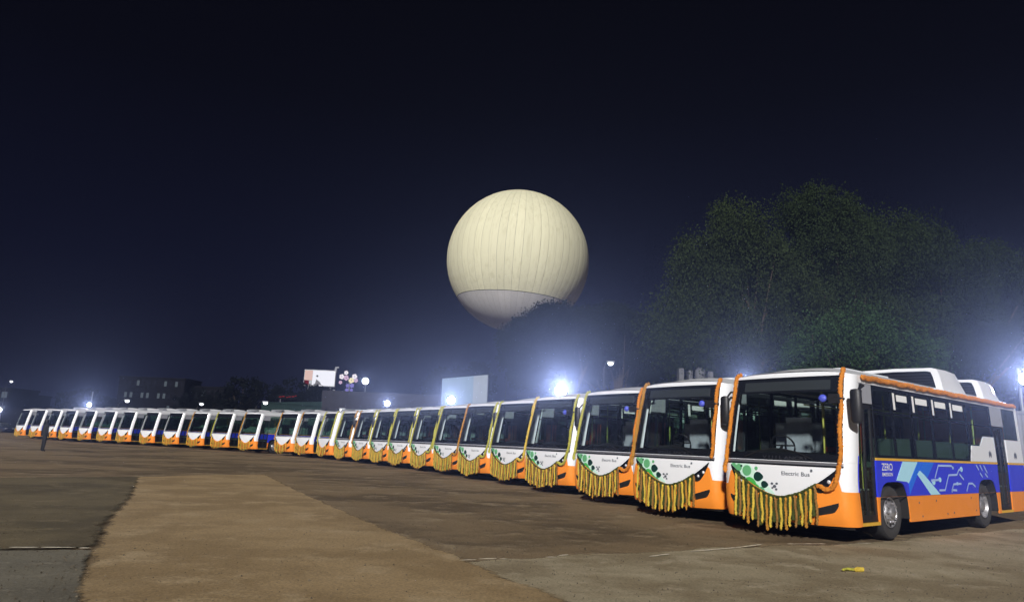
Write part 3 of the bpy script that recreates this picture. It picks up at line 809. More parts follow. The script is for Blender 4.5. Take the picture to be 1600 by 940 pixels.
TIPX = lin(-.89, .68, 18)
ropecol = [('f_orange', 'f_orange'), ('f_amber', 'f_orange'), ('f_lime', 'f_orange'), ('f_yellow', 'f_lime'), ('f_lime', 'f_yellow'), ('f_amber', 'f_lime'), ('f_lime', 'f_amber'), ('f_lime', 'f_lime'), ('f_lime', 'f_lime'), ('f_lime', 'f_lime'), ('f_amber', 'f_lime'),
           ('f_lime', 'f_amber'), ('f_lime', 'f_lime'), ('f_amber', None), ('f_amber', None), ('f_amber', None), ('f_lime', None), ('f_amber', None), (None, None), (None, None), (None, None), (None, None), (None, None), (None, None), (None, None), (None, None), (None, None)]
CN = {'f_orange': 'orange', 'f_amber': 'amber', 'f_lime': 'lime yellow', 'f_yellow': 'yellow', None: 'bare'}
for i, (x, y, yaw) in enumerate(SPOTS):
    Gd = empty('flower_garland', (x, y, 0), -RAD(yaw)); rg = random.Random(40 + i)
    if i == 0: lb = 'marigold garland with orange ropes and long striped fringe on the nearest bus'
    else: lb = '%s fringe of marigold strands on the front of the %s bus from the near end' % ({0: 'striped'}.get(0), ORD[i])
    tag(Gd, lb, 'garland', 'flower garlands on the bus fronts')
    far = i >= 12
    xsn = TIPX if not far else lin(-.87, .66, 9)
    top = []
    for k, tx_ in enumerate(xsn):
        cl = ('f_yellow', 'f_brown', 'f_yellow', 'f_amber')[k % 4] if i < 4 else ('f_yellow', 'f_amber', 'f_lime', 'f_amber')[k % 4]
        z0 = smile(tx_) - .005; q = frx(tx_, z0 - .02, .055)
        s = link('strand', strand_mesh(cl, (k * 3 + i) % 4), Gd); s.location = (q[0] + rg.uniform(-.01, .01), q[1], q[2])
        L = (z0 - (.17 + .24 * abs(tx_ + .1) ** 1.5) + (.035 if k % 2 else 0) + rg.uniform(-.04, .04)) / .55
        s.scale = (1.6 if far else 1, 1, L); s.rotation_euler = (rg.uniform(-.02, .02), rg.uniform(-.03, .03), 0)
        if not far and k < len(xsn) - 1:
            xm = tx_ + .046; q = frx(xm, smile(xm) - .02, .025)
            s = link('leaf_strand', strand_mesh('f_green', k % 4), Gd); s.location = q; s.scale = (1.15, .6, L * rg.uniform(.80, .97))
    # the swag string the strands hang from
    if i < 12:
        if ('swag', i % 2) not in ROPE: ROPE[('swag', i % 2)] = lumpy([frx(a, smile(a) - .012, .05) for a in lin(-.92, .71, 26)], .022, 6, .03, 5, .3).mesh('swag_string', M['f_green'])
        link('swag_string', ROPE[('swag', i % 2)], Gd)
    for sg, cl in ((-1, ropecol[i][0]), (1, ropecol[i][1])):
        if cl: link('rope', rope_mesh(sg, cl, i < 8 and not (i == 1 and sg == 1)), Gd)
    if i == 0:
        pts = [SR(u, 2.865 + .008 * sin(u * 7), .045) for u in lin(.42, 9.4, 40)]
        rp = lumpy(pts, .050, 10, .030, 9, .24, .7).build('roof_edge_rope', M['f_orange'], Gd)

# ================================================================== BALLOON
BR = 9.75
C = at(809, 408, 92)
Bn = empty('tethered_balloon', C); Bn.rotation_euler = (0, RAD(3), 0)
tag(Bn, 'giant cream tethered balloon with a paler underside, lit against the night sky', 'balloon')
def balloon_mat(name, c1, c2):
    m, nt, b = nodes_of(name); b.inputs['Roughness'].default_value = .75
    t = nt.nodes.new('ShaderNodeTexCoord'); mp = nt.nodes.new('ShaderNodeMapping'); mp.inputs['Scale'].default_value = (3.2, 3.2, .16)
    oi = nt.nodes.new('ShaderNodeObjectInfo'); sc = nt.nodes.new('ShaderNodeVectorMath'); sc.operation = 'SCALE'; sc.inputs[0].default_value = (37, 53, 71)
    nt.links.new(oi.outputs['Random'], sc.inputs['Scale']); ad = nt.nodes.new('ShaderNodeVectorMath'); ad.operation = 'ADD'
    nt.links.new(t.outputs['Object'], mp.inputs[0]); nt.links.new(mp.outputs[0], ad.inputs[0]); nt.links.new(sc.outputs[0], ad.inputs[1])
    n = nt.nodes.new('ShaderNodeTexNoise'); n.inputs['Scale'].default_value = 1.0; n.inputs['Detail'].default_value = 5; n.inputs['Roughness'].default_value = .6
    nt.links.new(ad.outputs[0], n.inputs['Vector'])
    r = nt.nodes.new('ShaderNodeMapRange'); r.inputs['From Min'].default_value = .50; r.inputs['From Max'].default_value = .80; nt.links.new(n.outputs['Fac'], r.inputs['Value'])
    mx = nt.nodes.new('ShaderNodeMix'); mx.data_type = 'RGBA'; mx.inputs['A'].default_value = (*c1, 1); mx.inputs['B'].default_value = (*c2, 1); nt.links.new(r.outputs[0], mx.inputs['Factor'])
    hs = nt.nodes.new('ShaderNodeHueSaturation'); rr = nt.nodes.new('ShaderNodeMapRange'); rr.inputs['To Min'].default_value = .95; rr.inputs['To Max'].default_value = 1.04
    nt.links.new(oi.outputs['Random'], rr.inputs['Value']); nt.links.new(rr.outputs[0], hs.inputs['Value']); nt.links.new(mx.outputs['Result'], hs.inputs['Color'])
    nt.links.new(hs.outputs[0], b.inputs['Base Color']); return m
bm1 = balloon_mat('balloon_fabric', (0.65, 0.635, 0.455), (0.50, 0.48, 0.32))
bm2 = balloon_mat('balloon_skirt', (0.56, 0.55, 0.54), (0.48, 0.47, 0.46))
bd = mat('balloon_seam', (0.16, 0.15, 0.10), 0.9)
NG = 56; lat0 = -37
def gore(l0, l1, nl, m, name, fill=.985):
    mb = MB(); rows = []
    for la in lin(RAD(l0), RAD(l1), nl):
        row = []
        for q in lin(-1, 1, 5):
            lo = q * pi / NG * fill; r = BR * (1 + .0012 * (1 - q * q)); row.append((r * cos(la) * sin(lo), -r * cos(la) * cos(lo), r * sin(la)))
        rows.append(row)
    mb.grid(rows); return mb.mesh(name, m)
ge = gore(lat0, 88, 26, bm1, 'gore_panel'); gw = gore(lat0, 88, 26, bm1, 'gore_panel', .962); gs = gore(-88, lat0 - .5, 12, bm2, 'skirt_panel')
inner = MB(); inner.grid([[(BR * .9965 * cos(RAD(la)) * cos(a), BR * .9965 * cos(RAD(la)) * sin(a), BR * .9965 * sin(RAD(la))) for a in lin(0, 2 * pi * 63 / 64, 64)] for la in lin(-89.5, 89.5, 32)], True)
env = inner.build('envelope', bd, Bn)
for k in range(NG):
    for nm, me in (('gore_panel', ge), ('skirt_panel', gs)):
        o = link(nm, gw if nm == 'gore_panel' and k % 3 == 0 else me, env); o.rotation_euler = (0, 0, 2 * pi * k / NG)
mb = MB().lathe([(.9, -BR - .1), (1.0, -BR + .05), (.9, -BR + .15)], axis='z', n=20); mb.build('valve_ring', bd, Bn)
MB().tube([(0, 0, -BR), (0, 0, -C.z + .2)], .05, 6).build('tether_cable', M['black'], Bn)

# ================================================================== TREES
def make_tree(name, label, base_p, height, lobes, leaf, m, bark, nclus, per, droop=0.0, group='trees around the parking ground', seed=1, trunk_r=.35):
    """lobes: ellipsoids (dx,dy,z,rx,ry,rz) about the trunk's foot that the leaf clusters fill"""
    rg = np.random.default_rng(seed); T = empty(name, base_p); tag(T, label, 'tree', group)
    cs = []
    wts = np.array([l[3] * l[4] * l[5] for l in lobes]) ** .67; wts /= wts.sum()
    for i in rg.choice(len(lobes), nclus, p=wts):
        l = lobes[i]; d = rg.normal(size=3); d /= np.linalg.norm(d); r = rg.uniform(.35, 1.0) ** .5
        cs.append((l[0] + d[0] * l[3] * r, l[1] + d[1] * l[4] * r, l[2] + d[2] * l[5] * r))
    cs = np.array(cs); cs[:, 2] = np.maximum(cs[:, 2], 1.2)
    cr_ = rg.uniform(.45, 1.15, nclus) * .85
    n = nclus * per; ci = np.repeat(np.arange(nclus), per)
    d = rg.normal(size=(n, 3)); d /= np.linalg.norm(d, axis=1)[:, None]
    rr = rg.uniform(.2, 1, n) ** .45 * cr_[ci] * rg.uniform(.6, 1.35, n)
    pos = cs[ci] + d * rr[:, None] * np.array([1, 1, .75 + 1.1 * droop])
    if droop: pos[:, 2] -= droop * rg.exponential(.55, n) * (rg.random(n) < .5)
    a = rg.normal(size=(n, 3)); a[:, 2] -= .5 + droop * 1.5; a /= np.linalg.norm(a, axis=1)[:, None]
    b = np.cross(a, rg.normal(size=(n, 3))); b /= np.linalg.norm(b, axis=1)[:, None]
    ln = leaf * rg.uniform(.6, 1.25, n)[:, None]; wd = ln * (.42 - .12 * min(1, droop))
    v = np.empty((n, 4, 3)); v[:, 0] = pos; v[:, 1] = pos + a * ln * .5 + b * wd; v[:, 2] = pos + a * ln; v[:, 3] = pos + a * ln * .5 - b * wd
    crown = link('crown', np_mesh('crown', v.reshape(-1, 3), np.arange(n * 4).reshape(-1, 4), m), T)
    mb = MB(); th = height * .38
    mb.tube([(0, 0, -.1), (.05, 0, th * .3), (-.08, .05, th * .7), (.05, 0, th)], [trunk_r * 1.3, trunk_r, trunk_r * .85, trunk_r * .7], 9)
    for k in rg.choice(nclus, min(nclus, 26), replace=False):
        c = cs[k]; s = Vector((.03, 0, th * rg.uniform(.55, 1.0))); e_ = Vector(c); mid = s + (e_ - s) * .5 + Vector((rg.normal() * .3, rg.normal() * .3, .5))
        r0 = trunk_r * rg.uniform(.25, .5); mb.tube([s, s + (mid - s) * .5 + Vector((0, 0, .15)), mid, e_], [r0, r0 * .75, r0 * .5, r0 * .15], 6)
    mb.build('trunk', bark, T); return T


bark = mat('bark', (0.07, 0.055, 0.042), .9, 0, .5, 6, bump=.8, bscale=12)
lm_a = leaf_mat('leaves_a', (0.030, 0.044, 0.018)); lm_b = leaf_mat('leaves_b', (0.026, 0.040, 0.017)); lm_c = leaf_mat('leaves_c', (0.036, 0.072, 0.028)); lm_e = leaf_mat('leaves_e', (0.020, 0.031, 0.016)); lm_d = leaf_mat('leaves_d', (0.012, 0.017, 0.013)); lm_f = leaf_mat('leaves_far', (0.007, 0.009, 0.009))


def lobe(px, py, d, rx, rz, foot, ry=None):
    p = at(px, py, d); return (p.x - foot.x, p.y - foot.y, p.z, rx, ry or rx, rz)


def foot_at(px, d):
    p = at(px, 690, d); return Vector((p.x, p.y, 0))


f1 = foot_at(1170, 42)
make_tree('weeping_tree', 'tall drooping tree behind the second and third buses', f1, 15,
          [lobe(1140, 365, 42, 2.2, 1.9, f1), lobe(1100, 430, 42, 2.2, 2.4, f1), lobe(1055, 510, 41, 1.8, 2.0, f1), lobe(1190, 440, 43, 3.2, 3.0, f1), lobe(1130, 520, 42, 3.0, 2.4, f1), lobe(1230, 500, 43, 3.0, 2.6, f1)], .15, lm_a, bark, 380, 360, .8, seed=3)
f2 = foot_at(1330, 45)
make_tree('weeping_tree', 'tallest tree of all, its rounded top behind the nearest bus', f2, 17,
          [lobe(1275, 335, 45, 2.6, 1.9, f2), lobe(1300, 400, 45, 3.6, 3.0, f2), lobe(1370, 400, 46, 3.4, 3.0, f2), lobe(1430, 460, 46, 3.2, 3.0, f2), lobe(1300, 480, 45, 3.5, 3.0, f2), lobe(1370, 520, 44, 4.0, 2.4, f2)], .15, lm_b, bark, 480, 360, .7, seed=4)
f3 = foot_at(1500, 44)
make_tree('broad_tree', 'dim tree behind the rear of the nearest bus by the white floodlight', f3, 12,
          [lobe(1480, 440, 44, 2.8, 2.6, f3), lobe(1500, 520, 43, 3.0, 2.4, f3), lobe(1560, 450, 46, 3.2, 3.2, f3), lobe(1620, 480, 46, 3.0, 3.0, f3), lobe(1600, 545, 44, 2.8, 2.2, f3), lobe(1440, 400, 46, 2.6, 2.4, f3)], .15, lm_e, bark, 380, 330, .6, seed=5)
f4 = foot_at(1310, 34)
make_tree('leafy_tree', 'low bright green tree just above the nearest bus roof', f4, 7,
          [lobe(1290, 545, 34, 1.5, 1.2, f4), lobe(1340, 530, 34, 1.5, 1.3, f4), lobe(1395, 535, 34, 1.7, 1.3, f4), lobe(1250, 570, 34, 1.0, .9, f4), lobe(1440, 560, 34, 1.2, 1.0, f4)], .12, lm_c, bark, 130, 240, .5, seed=6, trunk_r=.2)
f5 = foot_at(885, 56)
make_tree('broad_tree', 'dark broad tree in front of the lower right of the balloon', f5, 12,
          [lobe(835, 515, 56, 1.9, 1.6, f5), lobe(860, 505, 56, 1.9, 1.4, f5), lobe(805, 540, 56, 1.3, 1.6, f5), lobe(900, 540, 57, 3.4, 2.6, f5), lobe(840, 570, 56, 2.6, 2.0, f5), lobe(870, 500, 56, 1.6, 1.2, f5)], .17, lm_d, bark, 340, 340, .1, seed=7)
f5b = foot_at(965, 60)
make_tree('broad_tree', 'dark tree between the balloon and the tall drooping trees', f5b, 12,
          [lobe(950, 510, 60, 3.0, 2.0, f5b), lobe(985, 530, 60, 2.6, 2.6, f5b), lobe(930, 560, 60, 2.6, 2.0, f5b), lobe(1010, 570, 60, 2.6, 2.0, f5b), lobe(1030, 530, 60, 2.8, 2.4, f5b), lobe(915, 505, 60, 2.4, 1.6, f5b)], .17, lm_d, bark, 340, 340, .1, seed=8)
for k, (px, py, d, rx, rz, lb) in enumerate(((372, 612, 105, 3.8, 2.6, 'dim round tree standing behind the sixteenth bus'), (455, 615, 100, 3.6, 2.4, 'dark tree below the lit billboard'), (487, 618, 98, 2.2, 1.6, 'dark small tree at the corner of the grey wall'), (690, 592, 96, 2.6, 1.8, 'small dark tree behind the pale blue hoarding'), (740, 586, 104, 2.4, 2.0, 'hazy tree behind the right edge of the pale blue hoarding'),
                                             (300, 622, 130, 4.0, 2.2, 'dim tree to the right of the dark block with lit windows'), (120, 625, 125, 4.5, 2.4, 'dim tree behind the low street lamp and hanging lamp'))):
    f = foot_at(px, d); p0 = at(px, py, d)
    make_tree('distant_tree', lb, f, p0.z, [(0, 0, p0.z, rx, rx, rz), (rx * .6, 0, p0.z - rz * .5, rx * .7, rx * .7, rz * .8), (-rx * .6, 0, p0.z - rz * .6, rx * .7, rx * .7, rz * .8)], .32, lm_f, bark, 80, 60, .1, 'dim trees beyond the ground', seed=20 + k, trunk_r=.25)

# ================================================================== LAMPS
lampm = emit('lamp_face', (0.86, 0.92, 1.0), 12)
lampw = emit('lamp_face_small', (0.90, 0.94, 1.0), 8)
polem = mat('galvanised_pole', (0.22, 0.23, 0.25), .5, .6)


def floodlight(px, py, d, watts, label, size=.55, heads=2, radius=.25, col=(.80, .88, 1.0), hang=False, pole=True):
    p = at(px, py, d); T = empty('floodlight', (p.x, p.y, 0)); tag(T, label, 'floodlight', 'white floodlights beyond the buses')
    if pole: MB().tube([(0, .25, 0), (0, .25, p.z + (1.6 if hang else .5))], [.09, .06], 8).build('pole', polem, T)
    for k in range(heads):
        dx = (k - (heads - 1) / 2) * size * 1.02; r = size * .5
        h = MB().lathe([(.02, .30), (r * .5, .28), (r * .8, .12), (r * 1.04, -.03), (r * 1.06, -.05), (r * 1.0, -.05)], (0, 0, 0), 'x', 20)
        h.v = [(v[1] + dx, v[0], v[2] + p.z) for v in h.v]; h = h.build('lamp_head', polem, T)
        q = MB().lathe([(r * .97, -.02), (r * .7, -.05), (r * .35, -.065), (.005, -.07)], (0, 0, 0), 'x', 20)
        q.v = [(v[1] + dx, v[0], v[2] + p.z) for v in q.v]; q.build('lamp_face', lampm, h)
    if heads > 1: MB().tube([(-size * .6, .32, p.z), (size * .6, .32, p.z)], .03, 6).build('crossbar', polem, T)
    ld = bpy.data.lights.new('floodlight_glare_beam', 'SPOT'); ld.energy = watts; ld.color = col; ld.shadow_soft_size = radius; ld.spot_size = RAD(12.5); ld.spot_blend = 1.0  # narrow beam towards the camera, shaped so its halo in haze imitates lens glare
    lo = bpy.data.objects.new('floodlight_glare_beam', ld); COL.objects.link(lo); lo.parent = T; lo.location = (0, -.4, p.z)
    aim = Vector((0, 0, 2.2)) - Vector((p.x, p.y, p.z)); lo.rotation_euler = aim.to_track_quat('-Z', 'Y').to_euler()
    return T


floodlight(876, 610, 40, 80000, 'dazzling white floodlight above the fourth bus', .66, 1, .30)
floodlight(705, 625, 52, 38000, 'bright floodlight in front of the pale blue hoarding', .62, 1, .28)
floodlight(605, 630, 58, 17000, 'medium round white lamp above the tenth bus', .48, 1, .2)
floodlight(1599, 592, 30, 60000, 'dazzling floodlight at the right edge behind the nearest bus', .5, 1, .28)
floodlight(1160, 597, 38, 22000, 'floodlight half hidden behind the roof of the nearest bus', .40, 1, .15)
floodlight(140, 632, 84, 24000, 'bright lamp hanging under a pole above the far left buses', .50, 1, .2, hang=True)
floodlight(571, 595, 88, 7000, 'round white lamp right of the flower shaped lights', .85, 1, .2)
floodlight(0, 640, 95, 10000, 'lamp at the left edge of the picture', .6, 1, .2)


def street_lamp(px, py, d, label, arm=.9, watts=0):
    p = at(px, py, d); T = empty('street_lamp', (p.x - arm, p.y, 0)); tag(T, label, 'street lamp', 'small lamps along the far side')
    MB().tube([(0, 0, 0), (0, 0, p.z - .5), (arm * .3, 0, p.z - .02), (arm, 0, p.z + .08)], [.06, .04, .03, .025], 7).build('pole', M['black'], T)
    h = MB().box((arm - .28, -.12, p.z - .02), (arm + .28, .12, p.z + .10)).build('lamp_head', polem, T, False)
    MB().lathe([(.20, p.z - .03), (.19, p.z - .12), (.12, p.z - .20), (.01, p.z - .22)], (arm, 0, 0), 'z', 12).build('lamp_bowl', lampw, h)


street_lamp(199, 625, 75, 'curved street lamp standing over the twenty-first bus')
street_lamp(415, 628, 70, 'small lamp at the end of the green fence')
street_lamp(535, 639, 62, 'tiny lamp just over the roof of the twelfth bus', .6)
street_lamp(954, 566, 52, 'small lamp among the dark trees right of the balloon', .5)
street_lamp(18, 595, 120, 'upper of the two tiny lamps at the far left', .8)
street_lamp(315, 630, 85, 'faint lamp over the eighteenth bus', .5)

# ================================================================== HOARDINGS, WALLS, BUILDINGS
pale = mat('hoarding_sheet', (0.20, 0.28, 0.36), .6, 0, .2, .8, dark=.7); palew = mat('hoarding_sheet_white', (0.28, 0.32, 0.36), .6, 0, .2, 1.2, dark=.7)
wallg = mat('grey_cladding', (0.040, 0.040, 0.052), .8, 0, .35, .5); fgreen = mat('green_cladding', (0.035, 0.065, 0.062), .7, 0, .3, .6); tankm = mat('tank_plastic', (0.11, 0.115, 0.13), .7, 0, .4, .9); concrete = mat('pale_wall', (0.26, 0.27, 0.31), .85, 0, .4, .7)
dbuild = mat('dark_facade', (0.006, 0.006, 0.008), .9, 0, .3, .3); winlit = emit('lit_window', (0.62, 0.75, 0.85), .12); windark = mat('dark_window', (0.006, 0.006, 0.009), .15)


for _m in (dbuild, wallg, fgreen, bark): _m.node_tree.nodes['Principled BSDF'].inputs['Specular IOR Level'].default_value = .05


def plane_frame(pa, pb):
    d = (pb - pa); d.z = 0; L = d.length; a = math.atan2(d.y, d.x); return L, a


# pale blue hoarding of four sheets on posts
pa, pb = at(688, 640, 60), at(760, 640, 56); zt0, zt1 = at(688, 591, 60).z, at(760, 585, 56).z
L, a = plane_frame(pa, pb); H = empty('hoarding', (pa.x, pa.y, 0), a); tag(H, 'pale blue hoarding of upright sheets behind the seventh and eighth buses', 'hoarding')
cuts = [0, .36, .70, .86, 1.0]
for k, (c0, c1) in enumerate(zip(cuts[:-1], cuts[1:])):
    z0, z1 = zt0 + (zt1 - zt0) * c0, zt0 + (zt1 - zt0) * c1
    mb = MB(); i = mb.pts([(L * c0 + .02, 0, 1.6), (L * c1 - .02, 0, 1.6), (L * c1 - .02, 0, z1), (L * c0 + .02, 0, z0), (L * c0 + .02, .06, 1.6), (L * c1 - .02, .06, 1.6), (L * c1 - .02, .06, z1), (L * c0 + .02, .06, z0)])
    for q in ((0, 1, 2, 3), (7, 6, 5, 4), (0, 4, 5, 1), (1, 5, 6, 2), (2, 6, 7, 3), (3, 7, 4, 0)): mb.f.append(tuple(i[j] for j in q))
    mb.build('sheet', palew if k > 1 else pale, H, False)
for c in (0.02, .36, .70, .98): MB().tube([(L * c, .14, 0), (L * c, .14, zt0 - .1)], .05, 6).build('post', polem, H)
for z in (2.4, 3.6): MB().box((0, .07, z), (L, .11, z + .08)).build('rail', polem, H, False)


def clad_wall(name, label, pxa, pxb, top, da, db, m, cat, n, pitch=.0, low=0.0):
    a_, b_ = at(pxa, 650, da), at(pxb, 650, db); L, an = plane_frame(a_, b_); h0, h1 = at(pxa, top[0], da).z, at(pxb, top[1], db).z
    W = empty(name, (a_.x, a_.y, 0), an); tag(W, label, cat)
    for k in range(n):
        c0, c1 = k / n, (k + 1) / n; z0, z1 = h0 + (h1 - h0) * c0, h0 + (h1 - h0) * c1
        mb = MB(); A, Bb = [], []
        ns = 24
        for q in range(ns + 1):
            u = L * (c0 + (c1 - c0) * q / ns) + (.01 if q == 0 else (-.01 if q == ns else 0)); dy = .03 * (1 if (q // 2) % 2 else 0)
            A.append((u, dy, low)); Bb.append((u, dy, z0 + (z1 - z0) * q / ns))
        mb.grid([A, Bb]); mb.build('cladding_sheet', m, W, False)
    MB().box((0, .04, low), (L, .16, min(h0, h1) - .1)).build('backing', m, W, False)
    MB().box((-.05, -.05, min(h0, h1) - .02), (L + .05, .2, min(h0, h1) + .10)).build('coping', m, W, False)
    return W


clad_wall('grey_shed', 'long grey clad shed wall under the lit billboard', 500, 690, (609, 617), 92, 80, wallg, 'shed', 8)
clad_wall('green_fence', 'low green sheet fence left of the grey shed', 408, 501, (628, 627), 84, 90, fgreen, 'fence', 5)
clad_wall('boundary_wall', 'pale boundary wall at the right edge behind the nearest bus', 1560, 1850, (645, 640), 30, 27, concrete, 'wall', 6)
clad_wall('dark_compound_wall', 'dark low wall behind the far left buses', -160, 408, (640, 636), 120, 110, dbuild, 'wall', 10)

# lit billboard
pa, pb = at(474, 600, 110), at(523, 601, 110); L, a = plane_frame(pa, pb); z0, z1 = at(498, 603, 110).z, at(498, 577.5, 110).z
H = empty('billboard', (pa.x, pa.y, 0), a); tag(H, 'brightly lit white billboard above the grey shed', 'billboard')
MB().box((0, 0, z0), (L, .3, z1)).build('frame', polem, H, False)
MB().box((L * .27, -.03, z0 + .12), (L * .985, -.005, z1 - .12)).build('white_panel', emit('billboard_white', (.93, .93, 1.0), .95), H, False)
MB().box((L * .015, -.03, z0 + .9), (L * .265, -.005, z1 - .12)).build('pink_panel', emit('billboard_pink', (.95, .66, .58), .75), H, False)
MB().box((L * .015, -.03, z0 + .12), (L * .17, -.005, z0 + .88)).build('red_panel', emit('billboard_red', (.45, .03, .05), .3), H, False)
mb = MB(); mb.lathe([(.01, 0), (.17, .01), (.17, .03), (.01, .04)], (0, 0, 0), 'x', 10); mb.v = [(L * .42 + v[1], -.06 + v[0], z0 + (z1 - z0) * .62 + v[2]) for v in mb.v]; mb.build('printed_spot', M['black'], H)
mb = MB(); i = mb.pts([(L * .36, -.05, z0 + .2), (L * .58, -.05, z0 + .2), (L * .52, -.05, z0 + .65), (L * .40, -.05, z0 + 1.1)]); mb.f.append(tuple(i)); mb.build('printed_figure', mat('billboard_grey', (.1, .1, .12), .6), H, False)
for c in (.15, .85): MB().tube([(L * c, .4, 0), (L * c, .4, z0 + .3)], .12, 6).build('post', polem, H)
# dark pylon right of it
pp = at(525, 575, 111); T = empty('pylon', (pp.x, pp.y, 0)); tag(T, 'thin grey pylon between the billboard and the flower lights', 'pylon')
MB().box((-.18, -.1, 0), (.18, .1, pp.z)).build('shaft', concrete, T, False); MB().box((-.1, -.1, pp.z), (.5, .1, pp.z + .25)).build('cap', concrete, T, False)

# flower shaped light decoration
pp = at(546, 592, 105); T = empty('light_decoration', (pp.x, pp.y, 0)); tag(T, 'cluster of glowing pink and yellow flower shapes right of the billboard', 'light decoration')
MB().tube([(0, .2, 0), (0, .2, pp.z)], .12, 6).build('mast', polem, T)
dc = [emit('petal_white', (.95, .88, .92), .9), emit('petal_pink', (.80, .55, .75), .7), emit('petal_yellow', (.95, .85, .50), .9), emit('petal_violet', (.34, .30, .85), .6)]
for (fx, fy, r, k) in ((534, 588, 4.2, 0), (541, 590, 4.4, 1), (541, 582, 3.6, 0), (549, 594, 4.6, 2), (554, 588, 4.4, 0), (556, 594, 3.6, 1), (532, 597, 3.0, 1), (543, 602, 3.0, 3), (550, 602, 3.6, 3), (542, 609, 3.0, 3), (549, 609, 2.6, 3)):
    q = at(fx, fy, 105); R = r / FPX * 105
    mb = MB()
    for s_ in range(5):
        a0 = 2 * pi * s_ / 5 + k; ctr = (q.x - pp.x + R * .55 * cos(a0), q.z + R * .55 * sin(a0))
        rows = [[(ctr[0] + R * .45 * w_ * cos(b), -.12 * (1 - w_), ctr[1] + R * .45 * w_ * sin(b)) for b in lin(0, 2 * pi * 7 / 8, 8)] for w_ in (1, .6, .1)]
        mb.grid(rows, True)
    mb.build('flower_light', dc[k], T)

# red neon strip sign
pa = at(436, 620, 97); T = empty('red_sign', (pa.x, pa.y, 0)); tag(T, 'dim red light strip in the dark trees left of the shed', 'sign')
MB().box((-.1, .02, pa.z - .25), (2.5, .1, pa.z + .45)).build('board', dbuild, T, False); MB().tube([(.2, .1, 0), (.2, .1, pa.z)], .06, 6).build('post', polem, T)
for k, (x0, x1, dz) in enumerate(((0, .35, .05), (.42, .75, .12), (.85, 1.2, .02), (1.3, 1.6, .10), (1.75, 2.1, .15), (2.2, 2.4, .25))):
    MB().box((x0, -.02, pa.z + dz - .05), (x1, .015, pa.z + dz + .05)).build('light_strip', emit('red_light', (.8, .04, .03), .30), T, False)


def block(name, label, pxa, pxb, top, d, rows, cols, lit, wsize=.8, depth=8):
    a_, b_ = at(pxa, 650, d), at(pxb, 650, d); L = b_.x - a_.x; h = at((pxa + pxb) / 2, top, d).z
    T = empty(name, (a_.x, a_.y, 0)); tag(T, label, 'building', 'dark buildings on the skyline')
    MB().box((0, 0, 0), (L, depth, h)).build('wall', dbuild, T, False)
    MB().box((-.15, -.15, h), (L + .15, depth + .15, h + .35)).build('roof', dbuild, T, False)
    for r in range(rows):
        for c in range(cols):
            x = L * (c + .5) / cols; z = h - 1.0 - r * 2.6
            if z < 1.5: continue
            w = MB().box((x - wsize / 2, -.05, z - .55), (x + wsize / 2, -.01, z + .55)).build('window', winlit if (r, c) in lit else windark, T, False)
            MB().box((x - wsize / 2 - .08, -.10, z - .66), (x + wsize / 2 + .08, -.01, z - .56)).build('sill', dbuild, w, False)
    return T


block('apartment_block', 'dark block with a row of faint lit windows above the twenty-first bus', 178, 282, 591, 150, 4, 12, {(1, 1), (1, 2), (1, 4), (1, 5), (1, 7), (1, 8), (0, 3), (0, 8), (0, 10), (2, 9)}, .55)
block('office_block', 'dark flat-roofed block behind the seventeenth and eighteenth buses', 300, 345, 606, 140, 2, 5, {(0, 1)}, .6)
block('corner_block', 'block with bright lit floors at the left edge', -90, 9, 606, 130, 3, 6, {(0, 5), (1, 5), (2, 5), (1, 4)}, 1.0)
block('low_block', 'low dim block right of the lit floors at the left edge', 14, 34, 617, 140, 2, 3, {(0, 2), (0, 1)}, .6)

# low rooftop with pale tanks seen over the second bus
pa = at(1062, 596, 40); pb = at(1122, 592, 40); L = pb.x - pa.x; T = empty('tank_house', (pa.x, pa.y, 0)); tag(T, 'low hut with pale water tanks on its roof above the second bus', 'hut')
MB().box((0, 0, 0), (L, 3, pa.z)).build('wall', tankm, T, False); MB().box((-.1, -.1, pa.z), (L + .1, 3.1, pa.z + .1)).build('roof', tankm, T, False)
for (x, w, h, r_) in ((.05, .28, .72, 0), (.62, .22, .62, 0), (1.05, .60, .95, 1), (1.75, .30, .60, 0)):
    if r_:
        tk = MB().lathe([(.30, 0), (.31, .1), (.30, .3), (.31, .5), (.28, .68), (.12, .80), (.1, .86), (.001, .87)], (x + .3, .6, pa.z + .1), 'z', 14).build('tank', tankm, T)
    else: MB().box((x, .3, pa.z + .1), (x + w, .9, pa.z + .1 + h)).build('cabinet', tankm, T, False)

# wooded skyline closing the horizon
n = 9000; ang = RNG.uniform(-1.25, 1.25, n); dist = RNG.uniform(175, 215, n); hh = 4.5 + 2.0 * np.sin(ang * 23) + 1.5 * np.sin(ang * 61 + 1); z = RNG.uniform(0, 1, n) ** .7 * hh
pos = np.stack([dist * np.sin(ang), dist * np.cos(ang), z], 1); a = RNG.normal(size=(n, 3)); a /= np.linalg.norm(a, axis=1)[:, None]; b = np.cross(a, RNG.normal(size=(n, 3))); b /= np.linalg.norm(b, axis=1)[:, None]
s = RNG.uniform(.7, 1.8, n)[:, None]; v = np.stack([pos - a * s, pos + b * s * .6, pos + a * s, pos - b * s * .6], 1)
tag(link('far_woods', np_mesh('far_woods', v.reshape(-1, 3), np.arange(n * 4).reshape(-1, 4), lm_f)), 'dark mass of far trees along the skyline', 'woods', kind='stuff')

